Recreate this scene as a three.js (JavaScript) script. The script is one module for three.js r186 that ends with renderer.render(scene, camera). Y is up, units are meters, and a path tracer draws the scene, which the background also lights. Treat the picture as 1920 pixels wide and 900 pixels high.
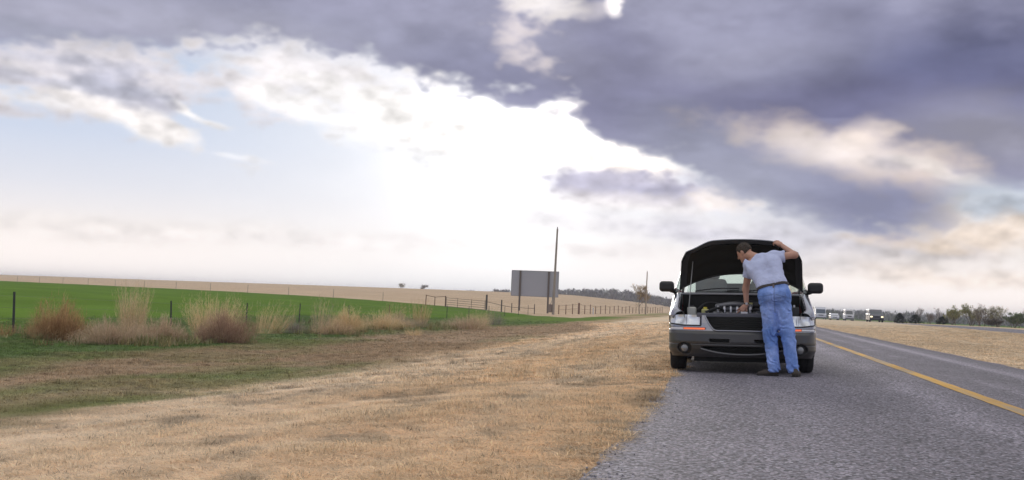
import * as THREE from 'three';
import { mergeGeometries } from 'three/addons/utils/BufferGeometryUtils.js';
import { RoundedBoxGeometry } from 'three/addons/geometries/RoundedBoxGeometry.js';

// ---------------------------------------------------------------- camera, exposure
const scene = new THREE.Scene();
const RAD = Math.PI / 180;
const camera = new THREE.PerspectiveCamera(25.36, 1920 / 900, 0.1, 9000);
camera.position.set(0, 0.78, 0);
camera.rotation.order = 'YXZ';
camera.rotation.set(3.23 * RAD, 11.86 * RAD, 2.35 * RAD);
const renderer = new THREE.WebGLRenderer({ antialias: true });
renderer.toneMapping = THREE.LinearToneMapping;
renderer.toneMappingExposure = 1.0;
renderer.shadowMap.enabled = true;

// ---------------------------------------------------------------- noise and small maths
function rng(seed) { let s = seed | 0; return () => { s = (s + 0x6d2b79f5) | 0; let t = Math.imul(s ^ (s >>> 15), 1 | s); t = (t + Math.imul(t ^ (t >>> 7), 61 | t)) ^ t; return ((t ^ (t >>> 14)) >>> 0) / 4294967296; }; }
const clamp = (x, a, b) => (x < a ? a : x > b ? b : x), lerp = (a, b, t) => a + (b - a) * t;
const ss = (a, b, x) => { const t = clamp((x - a) / (b - a), 0, 1); return t * t * (3 - 2 * t); };
function hash3(x, y, z) { let h = Math.imul(x, 374761393) ^ Math.imul(y, 668265263) ^ Math.imul(z, 2147483647 ^ 0x5bd1e995); h = Math.imul(h ^ (h >>> 13), 1274126177); h ^= h >>> 16; return (h >>> 0) / 4294967296; }
function vnoise(x, y, z) {
  const ix = Math.floor(x), iy = Math.floor(y), iz = Math.floor(z); let fx = x - ix, fy = y - iy, fz = z - iz;
  fx = fx * fx * (3 - 2 * fx); fy = fy * fy * (3 - 2 * fy); fz = fz * fz * (3 - 2 * fz);
  const a = lerp(lerp(hash3(ix, iy, iz), hash3(ix + 1, iy, iz), fx), lerp(hash3(ix, iy + 1, iz), hash3(ix + 1, iy + 1, iz), fx), fy);
  const b = lerp(lerp(hash3(ix, iy, iz + 1), hash3(ix + 1, iy, iz + 1), fx), lerp(hash3(ix, iy + 1, iz + 1), hash3(ix + 1, iy + 1, iz + 1), fx), fy);
  return lerp(a, b, fz) * 2 - 1;
}
function fbm(x, y, z, oct) { let s = 0, a = 0.5; for (let i = 0; i < oct; i++) { s += a * vnoise(x, y, z); x = x * 2.03 + 17.1; y = y * 2.03 + 5.3; z = z * 2.03 + 9.7; a *= 0.52; } return s; }

// ---------------------------------------------------------------- sky: broken evening cloud, [azimuth, elevation] in degrees from the road's direction
const SUN_AZ = -12.4, SUN_EL = 8.6;
const MASS_EDGE = [[-44.65, 10.59], [-38.1, 11.55], [-31.97, 11.92], [-26.73, 12.83], [-22.57, 12.58], [-19.73, 12.32], [-16.81, 11.11], [-12.17, 10.72], [-9.27, 10.54], [-7.49, 8.95], [-4.29, 7.42], [-2.29, 6.34], [1.07, 4.93], [3.79, 4.24], [7.2, 3.77], [9.97, 4.14], [10.92, 5.95], [13.79, 6.64], [18.93, 6.93]];
const MASS_PATCHES = [
  [9.59, 11.81, 8.79, 3.46, -1.6, 0.9, 0.5, 0.125, 0.135, 0.255, 0.88],
  [2.57, 10.2, 10.54, 1.72, -0.6, 0.8, 0.5, 0.18, 0.18, 0.3, 0.8],
  [-5.88, 11.94, 6.27, 2.28, -11.7, 0.8, 0.5, 0.235, 0.235, 0.36, 0.8],
  [1.11, 13.48, 5.30, 1.39, 6.3, 0.9, 0.6, 0.33, 0.33, 0.44, 0.7],
  [-11.12, 13.33, 3.15, 1.43, -17.6, 0.8, 0.6, 0.36, 0.36, 0.47, 0.5],
  [-14.56, 12.49, 3.72, 1.43, -12.7, 0.7, 0.6, 0.275, 0.28, 0.41, 0.8],
  [-23.76, 13.92, 7.31, 1.40, -1.6, 0.9, 0.6, 0.37, 0.375, 0.5, 0.7],
  [-34.58, 13.23, 8.76, 1.06, 0.4, 0.9, 0.7, 0.45, 0.45, 0.56, 0.7],
  [-36.7, 12.05, 5.75, 0.47, -1.6, 0.8, 0.8, 0.36, 0.37, 0.47, 0.7],
  [-1.2, 7.26, 4.22, 1.69, -27.6, 0.8, 0.5, 0.35, 0.36, 0.47, 0.8],
  [3.23, 5.11, 5.26, 1.38, -12.7, 0.8, 0.5, 0.42, 0.43, 0.55, 0.8],
  [6.92, 5.03, 3.80, 1.14, -11.7, 0.8, 0.5, 0.25, 0.26, 0.39, 0.85],
  [12.09, 9.13, 3.66, 1.44, -5.7, 0.8, 0.5, 0.36, 0.35, 0.42, 0.7],
];
const OPENINGS = [
  [-11.91, 14.77, 1.03, 1.43, 14.3, 0.9, 2.4, 0.93, 0.84, 0.86, 0.85],
  [-11.22, 15.62, 1.38, 0.69, -7.7, 0.7, 1.5, 1.0, 0.94, 0.93, 0.85],
  [-6.99, 15.73, 0.57, 0.57, 2.4, 0.5, 0.9, 1.6, 1.5, 1.45, 1],
  [-7.74, 15.5, 1.29, 0.40, 22.4, 0.7, 0.9, 0.75, 0.7, 0.75, 0.6],
  [6.86, 7.71, 5.43, 1.03, -12.7, 0.8, 0.9, 0.86, 0.73, 0.67, 0.9],
  [5.8, 8.8, 1.58, 0.87, 20.4, 0.7, 0.5, 1.02, 0.88, 0.8, 0.9],
  [4.76, 8.15, 3.29, 0.82, -5.7, 0.8, 0.5, 0.9, 0.82, 0.8, 0.7],
  [7.38, 7.6, 1.08, 0.43, -7.7, 0.7, 0.7, 0.5, 0.48, 0.55, 0.6],
  [9.92, 7.19, 2.39, 0.32, -15.7, 0.6, 0.4, 0.92, 0.84, 0.8, 0.7],
  [12.5, 5.87, 2.35, 0.89, -7.7, 0.8, 0.4, 0.55, 0.62, 0.7, 0.85],
  [12.16, 4.43, 3.14, 0.94, -3.6, 0.7, 0.5, 0.86, 0.77, 0.68, 0.9],
  [8.46, 4.52, 2.42, 1.07, -17.6, 0.8, 0.5, 0.27, 0.28, 0.41, 0.7],
];
const LOW_CLOUDS = [
  [-33.65, 10.41, 9.61, 1.76, -0.6, 0.5, 1.1, 0.8, 0.74, 0.76, 0.85],
  [-23.62, 11.34, 5.34, 1.55, -9.7, 0.7, 0.9, 0.92, 0.87, 0.88, 0.8],
  [-30.85, 8.2, 4.48, 0.71, -18.6, 0.4, 0.9, 0.97, 0.92, 0.9, 0.95],
  [-28.8, 9.11, 2.14, 0.36, -21.6, 0.4, 0.9, 1.0, 0.96, 0.94, 0.95],
  [-35.3, 8.92, 3.69, 0.42, -1.6, 0.5, 1.0, 0.93, 0.88, 0.87, 0.8],
  [-32.1, 9.87, 3.24, 0.70, -11.7, 0.7, 1.0, 0.47, 0.48, 0.6, 0.75],
  [-35.84, 9.84, 3.94, 0.26, -1.6, 0.7, 1.2, 0.5, 0.51, 0.62, 0.6],
  [-34.19, 10.95, 5.05, 0.24, 0.4, 0.7, 1.2, 0.55, 0.55, 0.65, 0.6],
  [-26.68, 6.96, 1.94, 0.22, -7.7, 0.6, 0.9, 0.95, 0.93, 0.95, 0.6],
  [-22.42, 9.63, 3.38, 0.62, -11.7, 0.6, 0.9, 1.05, 1.02, 1.02, 0.85],
  [-18.4, 8.34, 4.56, 0.85, -15.7, 0.7, 0.9, 1.1, 1.08, 1.08, 0.8],
  [-10.93, 8.64, 5.30, 1.60, -7.7, 1.0, 0.9, 1.4, 1.34, 1.27, 0.9],
  [-18.47, 9.89, 4.84, 0.63, -11.7, 0.7, 1.1, 1.03, 1.0, 0.98, 0.85],
  [-16.63, 7.3, 3.43, 0.46, -9.7, 0.8, 1.0, 0.93, 0.94, 0.98, 0.5],
  [-7.15, 7.69, 3.00, 1.08, -22.6, 0.5, 0.9, 1.5, 1.36, 1.2, 0.95],
  [-8.39, 10.06, 1.72, 0.57, -27.6, 0.5, 1.0, 1.5, 1.42, 1.38, 0.9],
  [-12.02, 10.64, 0.74, 0.26, -7.7, 0.6, 0.9, 0.5, 0.48, 0.58, 0.7],
  [-9.55, 10.11, 1.20, 0.23, 2.4, 0.6, 1.0, 0.62, 0.58, 0.64, 0.7],
  [-6.53, 6.23, 4.28, 0.71, -2.6, 0.5, 1.0, 0.54, 0.52, 0.66, 0.95],
  [-4.24, 5.73, 2.56, 0.45, -1.6, 0.6, 0.8, 0.46, 0.45, 0.58, 0.8],
  [-1.15, 5.58, 1.35, 0.51, -5.7, 0.5, 0.9, 1.05, 0.95, 0.9, 0.9],
  [-5.36, 5.33, 4.27, 0.40, -3.6, 0.7, 0.8, 1.0, 0.93, 0.93, 0.6],
  [-5.03, 4.2, 6.83, 0.63, -1.6, 0.8, 0.7, 0.8, 0.76, 0.8, 0.45],
  [2.74, 3.3, 4.99, 0.83, -3.6, 0.8, 0.6, 0.62, 0.62, 0.71, 0.6],
  [8.49, 2.77, 4.57, 0.70, -1.6, 0.8, 0.6, 0.78, 0.7, 0.66, 0.6],
  [12.63, 5.27, 3.13, 1.20, -5.7, 0.8, 0.6, 0.5, 0.55, 0.63, 0.85],
  [12.41, 3.96, 3.66, 0.78, -1.6, 0.8, 0.9, 0.95, 0.79, 0.66, 0.85],
  [9.74, 3.33, 4.00, 0.37, -1.6, 0.7, 0.8, 0.62, 0.58, 0.6, 0.6],
  [8.22, 3.71, 2.42, 0.27, -5.7, 0.6, 0.8, 1.0, 0.82, 0.66, 0.7],
  [10.99, 2.04, 4.23, 0.42, -0.6, 0.8, 0.8, 0.98, 0.84, 0.74, 0.6],
  [-0.82, 3.9, 4.50, 0.56, -2.6, 0.8, 0.7, 0.66, 0.64, 0.74, 0.55],
  [-6.98, 2.85, 4.00, 0.40, -1.6, 0.8, 0.7, 0.88, 0.81, 0.81, 0.4],
  [-33.94, 2.77, 11.15, 0.58, 0.4, 0.9, 0.5, 0.93, 0.86, 0.82, 0.35],
  [-21.5, 2.65, 9.04, 0.40, 0.4, 0.9, 0.5, 1.0, 0.94, 0.94, 0.3],
];
function edgeHeight(az) {
  const e = MASS_EDGE, n = e.length;
  if (az <= e[0][0]) return e[0][1];
  for (let i = 1; i < n; i++) if (az <= e[i][0]) return lerp(e[i - 1][1], e[i][1], (az - e[i - 1][0]) / (e[i][0] - e[i - 1][0]));
  return e[n - 1][1];
}
function brush(list, az, el, col, n1, n2, n3, share) {
  for (const [a0, e0, ra, re, rot, soft, amp, r, g, b, alpha] of list) {
    const da = az - a0, de = el - e0, reach = ra * 2.2 + 2;
    if (da > reach || da < -reach || de > reach || de < -reach) continue;
    const c = Math.cos(rot * RAD), s = Math.sin(rot * RAD), p = (da * c + de * s) / ra, q = (-da * s + de * c) / re;
    const d = Math.sqrt(p * p + q * q) + amp * (n1 * 0.75 + n2 * 0.35);
    const m = ss(1 + soft, 1 - soft, d) * alpha * share;
    if (m <= 0.002) continue;
    const t = 1 + 0.20 * n2 + 0.16 * n3;
    col[0] = lerp(col[0], r * t, m); col[1] = lerp(col[1], g * t, m); col[2] = lerp(col[2], b * t, m);
  }
}
const CLEAR = [[-2, 1.30, 1.17, 1.10], [1, 1.22, 1.10, 1.04], [3, 0.98, 0.92, 0.90], [5, 0.80, 0.81, 0.88], [7.5, 0.64, 0.71, 0.86], [11, 0.52, 0.62, 0.80], [20, 0.50, 0.58, 0.70], [45, 0.70, 0.73, 0.78], [90, 0.74, 0.76, 0.80]];  // upper rows, out of view, are raised to brighten the ground
function clearSky(el, out) {
  let i = 1; while (i < CLEAR.length - 1 && el > CLEAR[i][0]) i++;
  const a = CLEAR[i - 1], b = CLEAR[i], t = clamp((el - a[0]) / (b[0] - a[0]), 0, 1);
  for (let k = 0; k < 3; k++) out[k] = lerp(a[k + 1], b[k + 1], t);
}
const sunDir = new THREE.Vector3(Math.sin(SUN_AZ * RAD) * Math.cos(SUN_EL * RAD), Math.sin(SUN_EL * RAD), -Math.cos(SUN_AZ * RAD) * Math.cos(SUN_EL * RAD));
function skyColour(x, y, z, col) {
  const el = Math.asin(clamp(y, -1, 1)) / RAD, az = Math.atan2(x, -z) / RAD;
  const near = ss(34, 26, Math.abs(az + 12)) * ss(26, 17, el);       // how far the cloud forms in view reach; beyond, broken cloud goes on, brightened overhead to light the ground
  const oct = near > 0 ? 5 : 4;
  const cosSun = x * sunDir.x + y * sunDir.y + z * sunDir.z, off = Math.acos(clamp(cosSun, -1, 1)) / RAD;
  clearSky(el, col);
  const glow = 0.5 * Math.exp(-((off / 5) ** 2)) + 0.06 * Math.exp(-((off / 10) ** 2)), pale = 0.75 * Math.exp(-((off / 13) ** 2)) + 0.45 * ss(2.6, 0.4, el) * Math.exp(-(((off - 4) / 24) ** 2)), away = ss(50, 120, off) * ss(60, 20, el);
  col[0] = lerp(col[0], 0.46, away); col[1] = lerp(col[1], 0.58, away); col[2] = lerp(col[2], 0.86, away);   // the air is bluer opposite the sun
  col[0] = lerp(col[0], 1, pale) + glow; col[1] = lerp(col[1], 0.99, pale) + glow * 0.97; col[2] = lerp(col[2], 1, pale) + glow * 0.95;
  // streaky noise: clouds lie flat, so it is finer up and down
  const k = 7, sy = 3.2;
  const w1 = fbm(x * k, y * k * sy, z * k, oct), w2 = fbm(x * k * 3.1 + 31, y * k * 2.3 * 3.1, z * k * 3.1, oct), w3 = fbm(x * k * 9 + 7, y * k * 2.0 * 9, z * k * 9 + 3, near > 0 ? 4 : 3);
  const warpA = az + 1.6 * w1 + 0.7 * w2, warpE = el + 0.55 * w2 + 0.35 * w3 + 0.25 * w1;
  if (near > 0) brush(LOW_CLOUDS, az + 0.9 * w1 + 0.5 * w2, el + 0.3 * w1 + 0.2 * w2, col, w2 * 1.6, w3 * 1.5, w3, near);
  // the cloud sheet: its near edge runs as seen over the road, and elsewhere it is broken
  const rag = 0.55 + 0.5 * ss(-18, -2, az) * ss(14, 3, el), high = ss(-0.6, 0.6, ((warpE - edgeHeight(warpA)) * 0.8 + 0.5 * w2 + 0.35 * w3) / (rag + 0.35));
  const cov = fbm(x * 3.1 + 11, y * 6.5, z * 3.1 + 4, 4) * 1.5 + 0.12 * w2 + 0.45 * ss(5, 11, el) - 0.30 * ss(20, 45, el) - 0.06;
  const broken = ss(0.0, 0.32, cov), mask = lerp(broken, high, near);
  const lit = 0.5 - 0.5 * cosSun;                                    // clouds opposite the sun face it
  const body = [0.33, 0.33, 0.45], face = [1.0, 0.955, 0.92];  // face tone raised so unseen cloud throws more light on the ground
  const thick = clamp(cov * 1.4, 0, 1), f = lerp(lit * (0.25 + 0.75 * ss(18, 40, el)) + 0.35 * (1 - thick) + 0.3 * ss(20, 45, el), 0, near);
  const cl = [lerp(body[0], face[0], f), lerp(body[1], face[1], f), lerp(body[2], face[2], f)];
  const t = 1 + 0.22 * w1 + 0.24 * w2 + 0.13 * w3;
  for (let i = 0; i < 3; i++) cl[i] *= t;
  if (near > 0) { brush(MASS_PATCHES, warpA, el + 0.5 * w1 + 0.3 * w2, cl, w1 * 1.2, w2, w2, near); brush(OPENINGS, az + 0.8 * w1 + 0.5 * w2, el + 0.35 * w1 + 0.25 * w2, cl, w2 * 1.3, w3 * 1.5, w2, near); }
  const rim = Math.exp(-(((mask - 0.3) / 0.2) ** 2)) * (0.10 + 0.8 * Math.exp(-((off / 9) ** 2))) * clamp(0.7 + w2, 0, 1.5);
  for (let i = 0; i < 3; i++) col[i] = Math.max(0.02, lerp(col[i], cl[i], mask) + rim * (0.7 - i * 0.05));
}
{
  const W = 4096, H = 2048, data = new Float32Array(W * H * 4), col = [0, 0, 0];
  const rowsUp = [];
  for (let r = 0; r < H; r++) {
    const el = ((r + 0.5) / H - 0.5) * Math.PI;
    if (el < -0.01) continue;
    const y = Math.sin(el), c = Math.cos(el);
    const step = el > 27 * RAD ? 8 : 1;
    if (step > 1 && r % 4) { data.copyWithin(r * W * 4, (r - 1) * W * 4, r * W * 4); continue; }
    for (let q = 0; q < W;) {
      const az = ((q + 0.5) / W - 0.5) * 2 * Math.PI, x = Math.cos(az) * c, z = Math.sin(az) * c;
      const d = Math.abs(Math.atan2(x, -z) / RAD + 12), hop = step > 1 || d > 48 ? 8 : 1;
      skyColour(x, y, z, col);
      for (let h = 0; h < hop && q < W; h++, q++) { const o = (r * W + q) * 4; data[o] = col[0]; data[o + 1] = col[1]; data[o + 2] = col[2]; data[o + 3] = 1; }
    }
  }
  // below the horizon: the mean colour of the ground, never seen
  for (let r = 0; r < H; r++) { if (((r + 0.5) / H - 0.5) * Math.PI >= -0.01) break; for (let q = 0; q < W; q++) { const o = (r * W + q) * 4; data[o] = 0.30; data[o + 1] = 0.25; data[o + 2] = 0.18; data[o + 3] = 1; } }
  const tex = new THREE.DataTexture(data, W, H, THREE.RGBAFormat, THREE.FloatType);
  tex.mapping = THREE.EquirectangularReflectionMapping; tex.magFilter = THREE.LinearFilter; tex.minFilter = THREE.LinearFilter; tex.needsUpdate = true;
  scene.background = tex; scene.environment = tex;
}
const sun = new THREE.DirectionalLight(new THREE.Color(1, 0.93, 0.84), 1.4);
sun.name = 'sun';
sun.position.copy(sunDir).multiplyScalar(200).add(new THREE.Vector3(0, 0, -14));
sun.target.position.set(0, 0, -14);
sun.castShadow = true; sun.shadow.radius = 50; sun.shadow.mapSize.set(2048, 2048);
Object.assign(sun.shadow.camera, { left: -40, right: 40, top: 40, bottom: -40, near: 1, far: 500 });
scene.add(sun, sun.target);

// ---------------------------------------------------------------- helpers for things and parts
const taken = new Map();
function numbered(name) { const n = taken.get(name) ?? 0; taken.set(name, n + 1); return n ? name + '_' + String(n).padStart(3, '0') : name; }
function shade(o) { o.castShadow = true; o.receiveShadow = true; return o; }
function part(name, geometry, material, parent) { const m = shade(new THREE.Mesh(geometry, material)); m.name = name; parent.add(m); return m; }
function tag(o, label, category, group) { o.userData.label = label; o.userData.category = category; if (group) o.userData.group = group; return o; }
function thing(name, label, category, [x, y, z] = [0, 0, 0], turn = 0, group) { const g = new THREE.Group(); g.name = numbered(name); g.position.set(x, y, z); g.rotation.y = turn; tag(g, label, category, group); scene.add(g); return g; }
function struct(name, geometry, material) { const m = part(numbered(name), geometry, material, scene); m.userData.kind = 'structure'; return m; }
const rgb = (r, g, b) => new THREE.Color().setRGB(r, g, b);
const std = (c, roughness = 0.8, extra = {}) => new THREE.MeshStandardMaterial({ color: rgb(...c), roughness, side: THREE.DoubleSide, ...extra });
const phys = (c, roughness = 0.5, extra = {}) => new THREE.MeshPhysicalMaterial({ color: rgb(...c), roughness, side: THREE.DoubleSide, ...extra });
function geo(positions, indices, colours, uvs) {
  const g = new THREE.BufferGeometry();
  g.setAttribute('position', new THREE.Float32BufferAttribute(positions, 3));
  if (colours) g.setAttribute('color', new THREE.Float32BufferAttribute(colours, 3));
  if (uvs) g.setAttribute('uv', new THREE.Float32BufferAttribute(uvs, 2));
  if (indices) g.setIndex(indices);
  g.computeVertexNormals();
  return g;
}
// a grid of (n+1) x (m+1) points f(u, v)
function sheet(n, m, f, flip = false) {
  const p = [], uv = [], ix = [];
  for (let j = 0; j <= m; j++) for (let i = 0; i <= n; i++) { p.push(...f(i / n, j / m)); uv.push(i / n, j / m); }
  for (let j = 0; j < m; j++) for (let i = 0; i < n; i++) { const a = j * (n + 1) + i, b = a + 1, c = a + n + 1, d = c + 1; if (flip) ix.push(a, c, b, b, c, d); else ix.push(a, b, c, b, d, c); }
  return geo(p, ix, null, uv);
}
const box = (w, h, d, x = 0, y = 0, z = 0, r = 0) => (r ? new RoundedBoxGeometry(w, h, d, 3, r) : new THREE.BoxGeometry(w, h, d)).translate(x, y, z);
const V = (x, y, z) => new THREE.Vector3(x, y, z);
function rod(points, radius, sides = 6, seg) { return new THREE.TubeGeometry(points.length === 2 ? new THREE.LineCurve3(points[0], points[1]) : new THREE.CatmullRomCurve3(points), seg ?? Math.max(1, (points.length - 1) * 4), radius, sides); }
function joined(list) { return mergeGeometries(list.map((g) => { const h = g.index ? g.toNonIndexed() : g; for (const k of Object.keys(h.attributes)) if (!['position', 'normal', 'uv'].includes(k)) h.deleteAttribute(k); if (!h.attributes.uv) h.setAttribute('uv', new THREE.Float32BufferAttribute(new Float32Array(h.attributes.position.count * 2), 2)); return h; })); }
// a tapered round limb through points [x, y, z, radius]
function limb(pts, sides = 6) {
  const p = [], ix = [], n = pts.length, up = V(0.31, 0.2, 0.93).normalize();
  for (let i = 0; i < n; i++) {
    const a = pts[Math.max(0, i - 1)], b = pts[Math.min(n - 1, i + 1)], d = V(b[0] - a[0], b[1] - a[1], b[2] - a[2]).normalize(), s = V(0, 0, 0).crossVectors(d, up).normalize(), t = V(0, 0, 0).crossVectors(d, s);
    for (let k = 0; k < sides; k++) { const c = Math.cos((k / sides) * 2 * Math.PI) * pts[i][3], q = Math.sin((k / sides) * 2 * Math.PI) * pts[i][3]; p.push(pts[i][0] + s.x * c + t.x * q, pts[i][1] + s.y * c + t.y * q, pts[i][2] + s.z * c + t.z * q); }
  }
  for (let i = 0; i < n - 1; i++) for (let k = 0; k < sides; k++) { const a = i * sides + k, b = i * sides + ((k + 1) % sides), c = a + sides, d = b + sides; ix.push(a, c, b, b, c, d); }
  return geo(p, ix);
}

// ---------------------------------------------------------------- terrain
const CROWN = 2.45, ROAD_L = -0.73, ROAD_R = 4.95, ROAD2_L = 17.5, ROAD2_R = 26.5;
const roadY = (X) => (X < CROWN ? -0.025 * (CROWN - X) : -0.02 * (X - CROWN));
const LEFT = [[-0.73, -0.09], [-2.3, -0.19], [-4.7, -0.42], [-7.5, -0.72], [-12, -0.93], [-19, -1.0], [-23.5, -1.0]];
const RIGHT = [[4.95, -0.10], [7, -0.2], [10, -0.22], [14, -0.06], [16.4, 0.05], [17.4, -0.05], [26.6, -0.06], [28, 0.03], [60, -0.1], [4000, -0.1]];
function profile(X) {
  if (X < -23.5) return -1 + 1.42 * (1 - Math.exp((X + 23.5) / 23));
  if (X >= ROAD_L && X <= ROAD_R) return roadY(X) - 0.05 * ss(0, 0.35, Math.min(X - ROAD_L, ROAD_R - X)) - 0.012;
  const P = X < 0 ? LEFT : RIGHT;
  for (let i = 1; i < P.length; i++) { const a = P[i - 1], b = P[i]; if ((X - a[0]) * (X - b[0]) <= 0) return lerp(a[1], b[1], (X - a[0]) / (b[0] - a[0])); }
  return P[P.length - 1][1];
}
const beyond = (X, Z) => (X + 24.8) * 0.518 - (Z + 129) * 0.855;     // metres past the far edge of the green field
const dip = (X, Z) => -Math.min(1.6, Math.max(0, -Z - 120) * 0.005) * ss(5, 14, X);
function groundY(X, Z) {
  const s = beyond(X, Z), rise = 3.4 * ss(0, 200, s) - Math.max(0, s - 200) * 0.004;
  const away = Math.min(ss(-0.9, -4, X) + ss(5.2, 9, X), 1), rough = X > ROAD2_L - 1 && X < ROAD2_R + 1 ? 0 : away;
  return profile(X) + Math.max(0, rise) * ss(-14, -58, X) + dip(X, Z) + rough * (0.055 * fbm(X * 0.45, 3, Z * 0.3, 3) + 0.02 * vnoise(X * 1.7, 8, Z * 1.2));
}
// ---------------------------------------------------------------- what grows where: linear base colours
const C = { straw: [0.82, 0.625, 0.41], pale: [0.84, 0.69, 0.51], ditch: [0.50, 0.365, 0.235], olive: [0.26, 0.285, 0.10], lush: [0.13, 0.22, 0.045], wheat: [0.13, 0.215, 0.038], stubble: [0.63, 0.46, 0.30], median: [0.70, 0.56, 0.39], soil: [0.20, 0.14, 0.095], russet: [0.50, 0.34, 0.20] };
const mix3 = (a, b, t) => [lerp(a[0], b[0], t), lerp(a[1], b[1], t), lerp(a[2], b[2], t)];
const thin = (X, Z) => ss(0.16, 0.34, fbm(X * 2.6 + 5, 13, Z * 1.0, 4)) * ss(-9, -6.5, X) * (X < 0 ? 1 : 0);   // gaps where soil shows
function cover(X, Z) {
  const n1 = fbm(X * 0.16 + 3, 1, Z * 0.10, 4), n2 = fbm(X * 0.9, 5, Z * 0.7, 3), n3 = fbm(X * 0.35 + 9, 7, Z * 0.12 + 2, 3);
  if (X > 1) {
    let c = mix3(C.median, C.soil, clamp(0.25 * n1 + 0.25 * n2, 0, 0.5));
    c = mix3(c, C.pale, clamp(0.3 + n3, 0, 0.6) * 0.5);
    if (X > 27) c = mix3(c, C.ditch, 0.45);
    if (X > 29 && Z < -250) c = mix3(c, C.wheat, ss(-250, -262, Z) * ss(29, 32, X));
    return c;
  }
  const s = beyond(X, Z) + n2 * 1.2;
  if (X < -23.4 + n2 * 0.4 && s < 0) return mix3(mix3(C.wheat, C.lush, clamp(0.3 + n1, 0, 1)), [0.17, 0.28, 0.05], clamp(0.2 + n3 * 1.2 + 0.25 * Math.sin(beyond(X, Z) * 0.7 + n1 * 2) - 0.5 * ss(-45, -6, beyond(X, Z)), 0, 0.8));
  if (s >= 0 && X < -18) { const band = 0.5 + 0.5 * Math.sin(s * 0.55 + n1 * 3); return mix3(mix3(C.stubble, C.pale, 0.35 * band), C.ditch, clamp(0.1 + 0.6 * n1, 0, 0.5)); }
  const far = ss(-45, -95, Z);
  const edge = -7.6 + 2.2 * n1 + 0.9 * n2 - far * 3.5;
  const lane = fbm(X * 1.1 + 4, 11, Z * 0.05, 3), worn = Math.exp(-(((X + 5.6 + 0.5 * n1) / 1.0) ** 2));   // wheel-worn bands run with the road
  let c = mix3(mix3(C.straw, C.pale, clamp(0.35 + 1.3 * lane + 1.0 * worn, 0, 1)), C.russet, clamp(n2 * 0.9 + n3 * 0.4 - 0.16 - 0.3 * worn, 0, 0.5));
  c = mix3(c, C.soil, 0.4 * thin(X, Z));
  c = mix3(c, [0.15, 0.125, 0.105], 0.6 * ss(-1.25, -0.85, X) * ss(0.0, 0.25, fbm(X * 6, 17, Z * 5, 3)));   // dirt and broken seal worked into the edge
  const inDitch = ss(edge + 0.9, edge - 0.9, X);
  const greenish = clamp(0.25 + 1.3 * n3 + 0.5 * n2 + 0.55 * ss(-9, -17, X) - 0.45 * ss(-18, -60, Z) + 0.35 * ss(-24, -10, Z), 0, 1);
  c = mix3(c, mix3(C.ditch, C.olive, greenish), inDitch);
  const strip = ss(-14.6, -16.4, X + n2 * 1.3 + n1 - 1.2 * far) * ss(-165, -140, Z);
  c = mix3(c, mix3(C.lush, C.olive, clamp(0.12 + n2 * 1.3, 0, 0.8)), strip * 0.95);
  return c;
}
// ---------------------------------------------------------------- textures: matted dry stalks, chip-seal, paint
function canvasTexture(size, draw, srgb) {
  const c = document.createElement('canvas'); c.width = c.height = size;
  draw(c.getContext('2d'), size);
  const t = new THREE.CanvasTexture(c); t.wrapS = t.wrapT = THREE.RepeatWrapping; t.magFilter = THREE.LinearFilter; if (srgb) t.colorSpace = THREE.SRGBColorSpace;
  return t;
}
const stalkTex = canvasTexture(1024, (g, n) => {
  const r = rng(5); g.fillStyle = 'rgb(120,120,120)'; g.fillRect(0, 0, n, n);
  for (let i = 0; i < 42000; i++) {
    const x = r() * n, y = r() * n, a = r() * Math.PI, l = 6 + r() * 20, v = Math.round(60 + r() * r() * 60 + r() * 135);
    g.strokeStyle = `rgba(${v},${v},${v},0.75)`; g.lineWidth = 0.8 + r() * 1.3;
    for (const ox of [0, -n, n]) { const px = x + ox; if (px < -30 || px > n + 30) continue; g.beginPath(); g.moveTo(px, y); g.quadraticCurveTo(px + Math.cos(a) * l * 0.5 + r() * 4, y + Math.sin(a) * l * 0.5, px + Math.cos(a + 0.4) * l, y + Math.sin(a + 0.4) * l); g.stroke(); }
  }
});
function dataTexture(n, f, channels = 3) {
  const d = new Uint8Array(n * n * 4);
  for (let y = 0; y < n; y++) for (let x = 0; x < n; x++) { const c = f(x, y), o = (y * n + x) * 4; for (let k = 0; k < 3; k++) d[o + k] = clamp(Math.round((Array.isArray(c) ? c[k] : c) * 255), 0, 255); d[o + 3] = 255; }
  const t = new THREE.DataTexture(d, n, n); t.wrapS = t.wrapT = THREE.RepeatWrapping; t.magFilter = THREE.LinearFilter; t.needsUpdate = true;
  return t;
}
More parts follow.
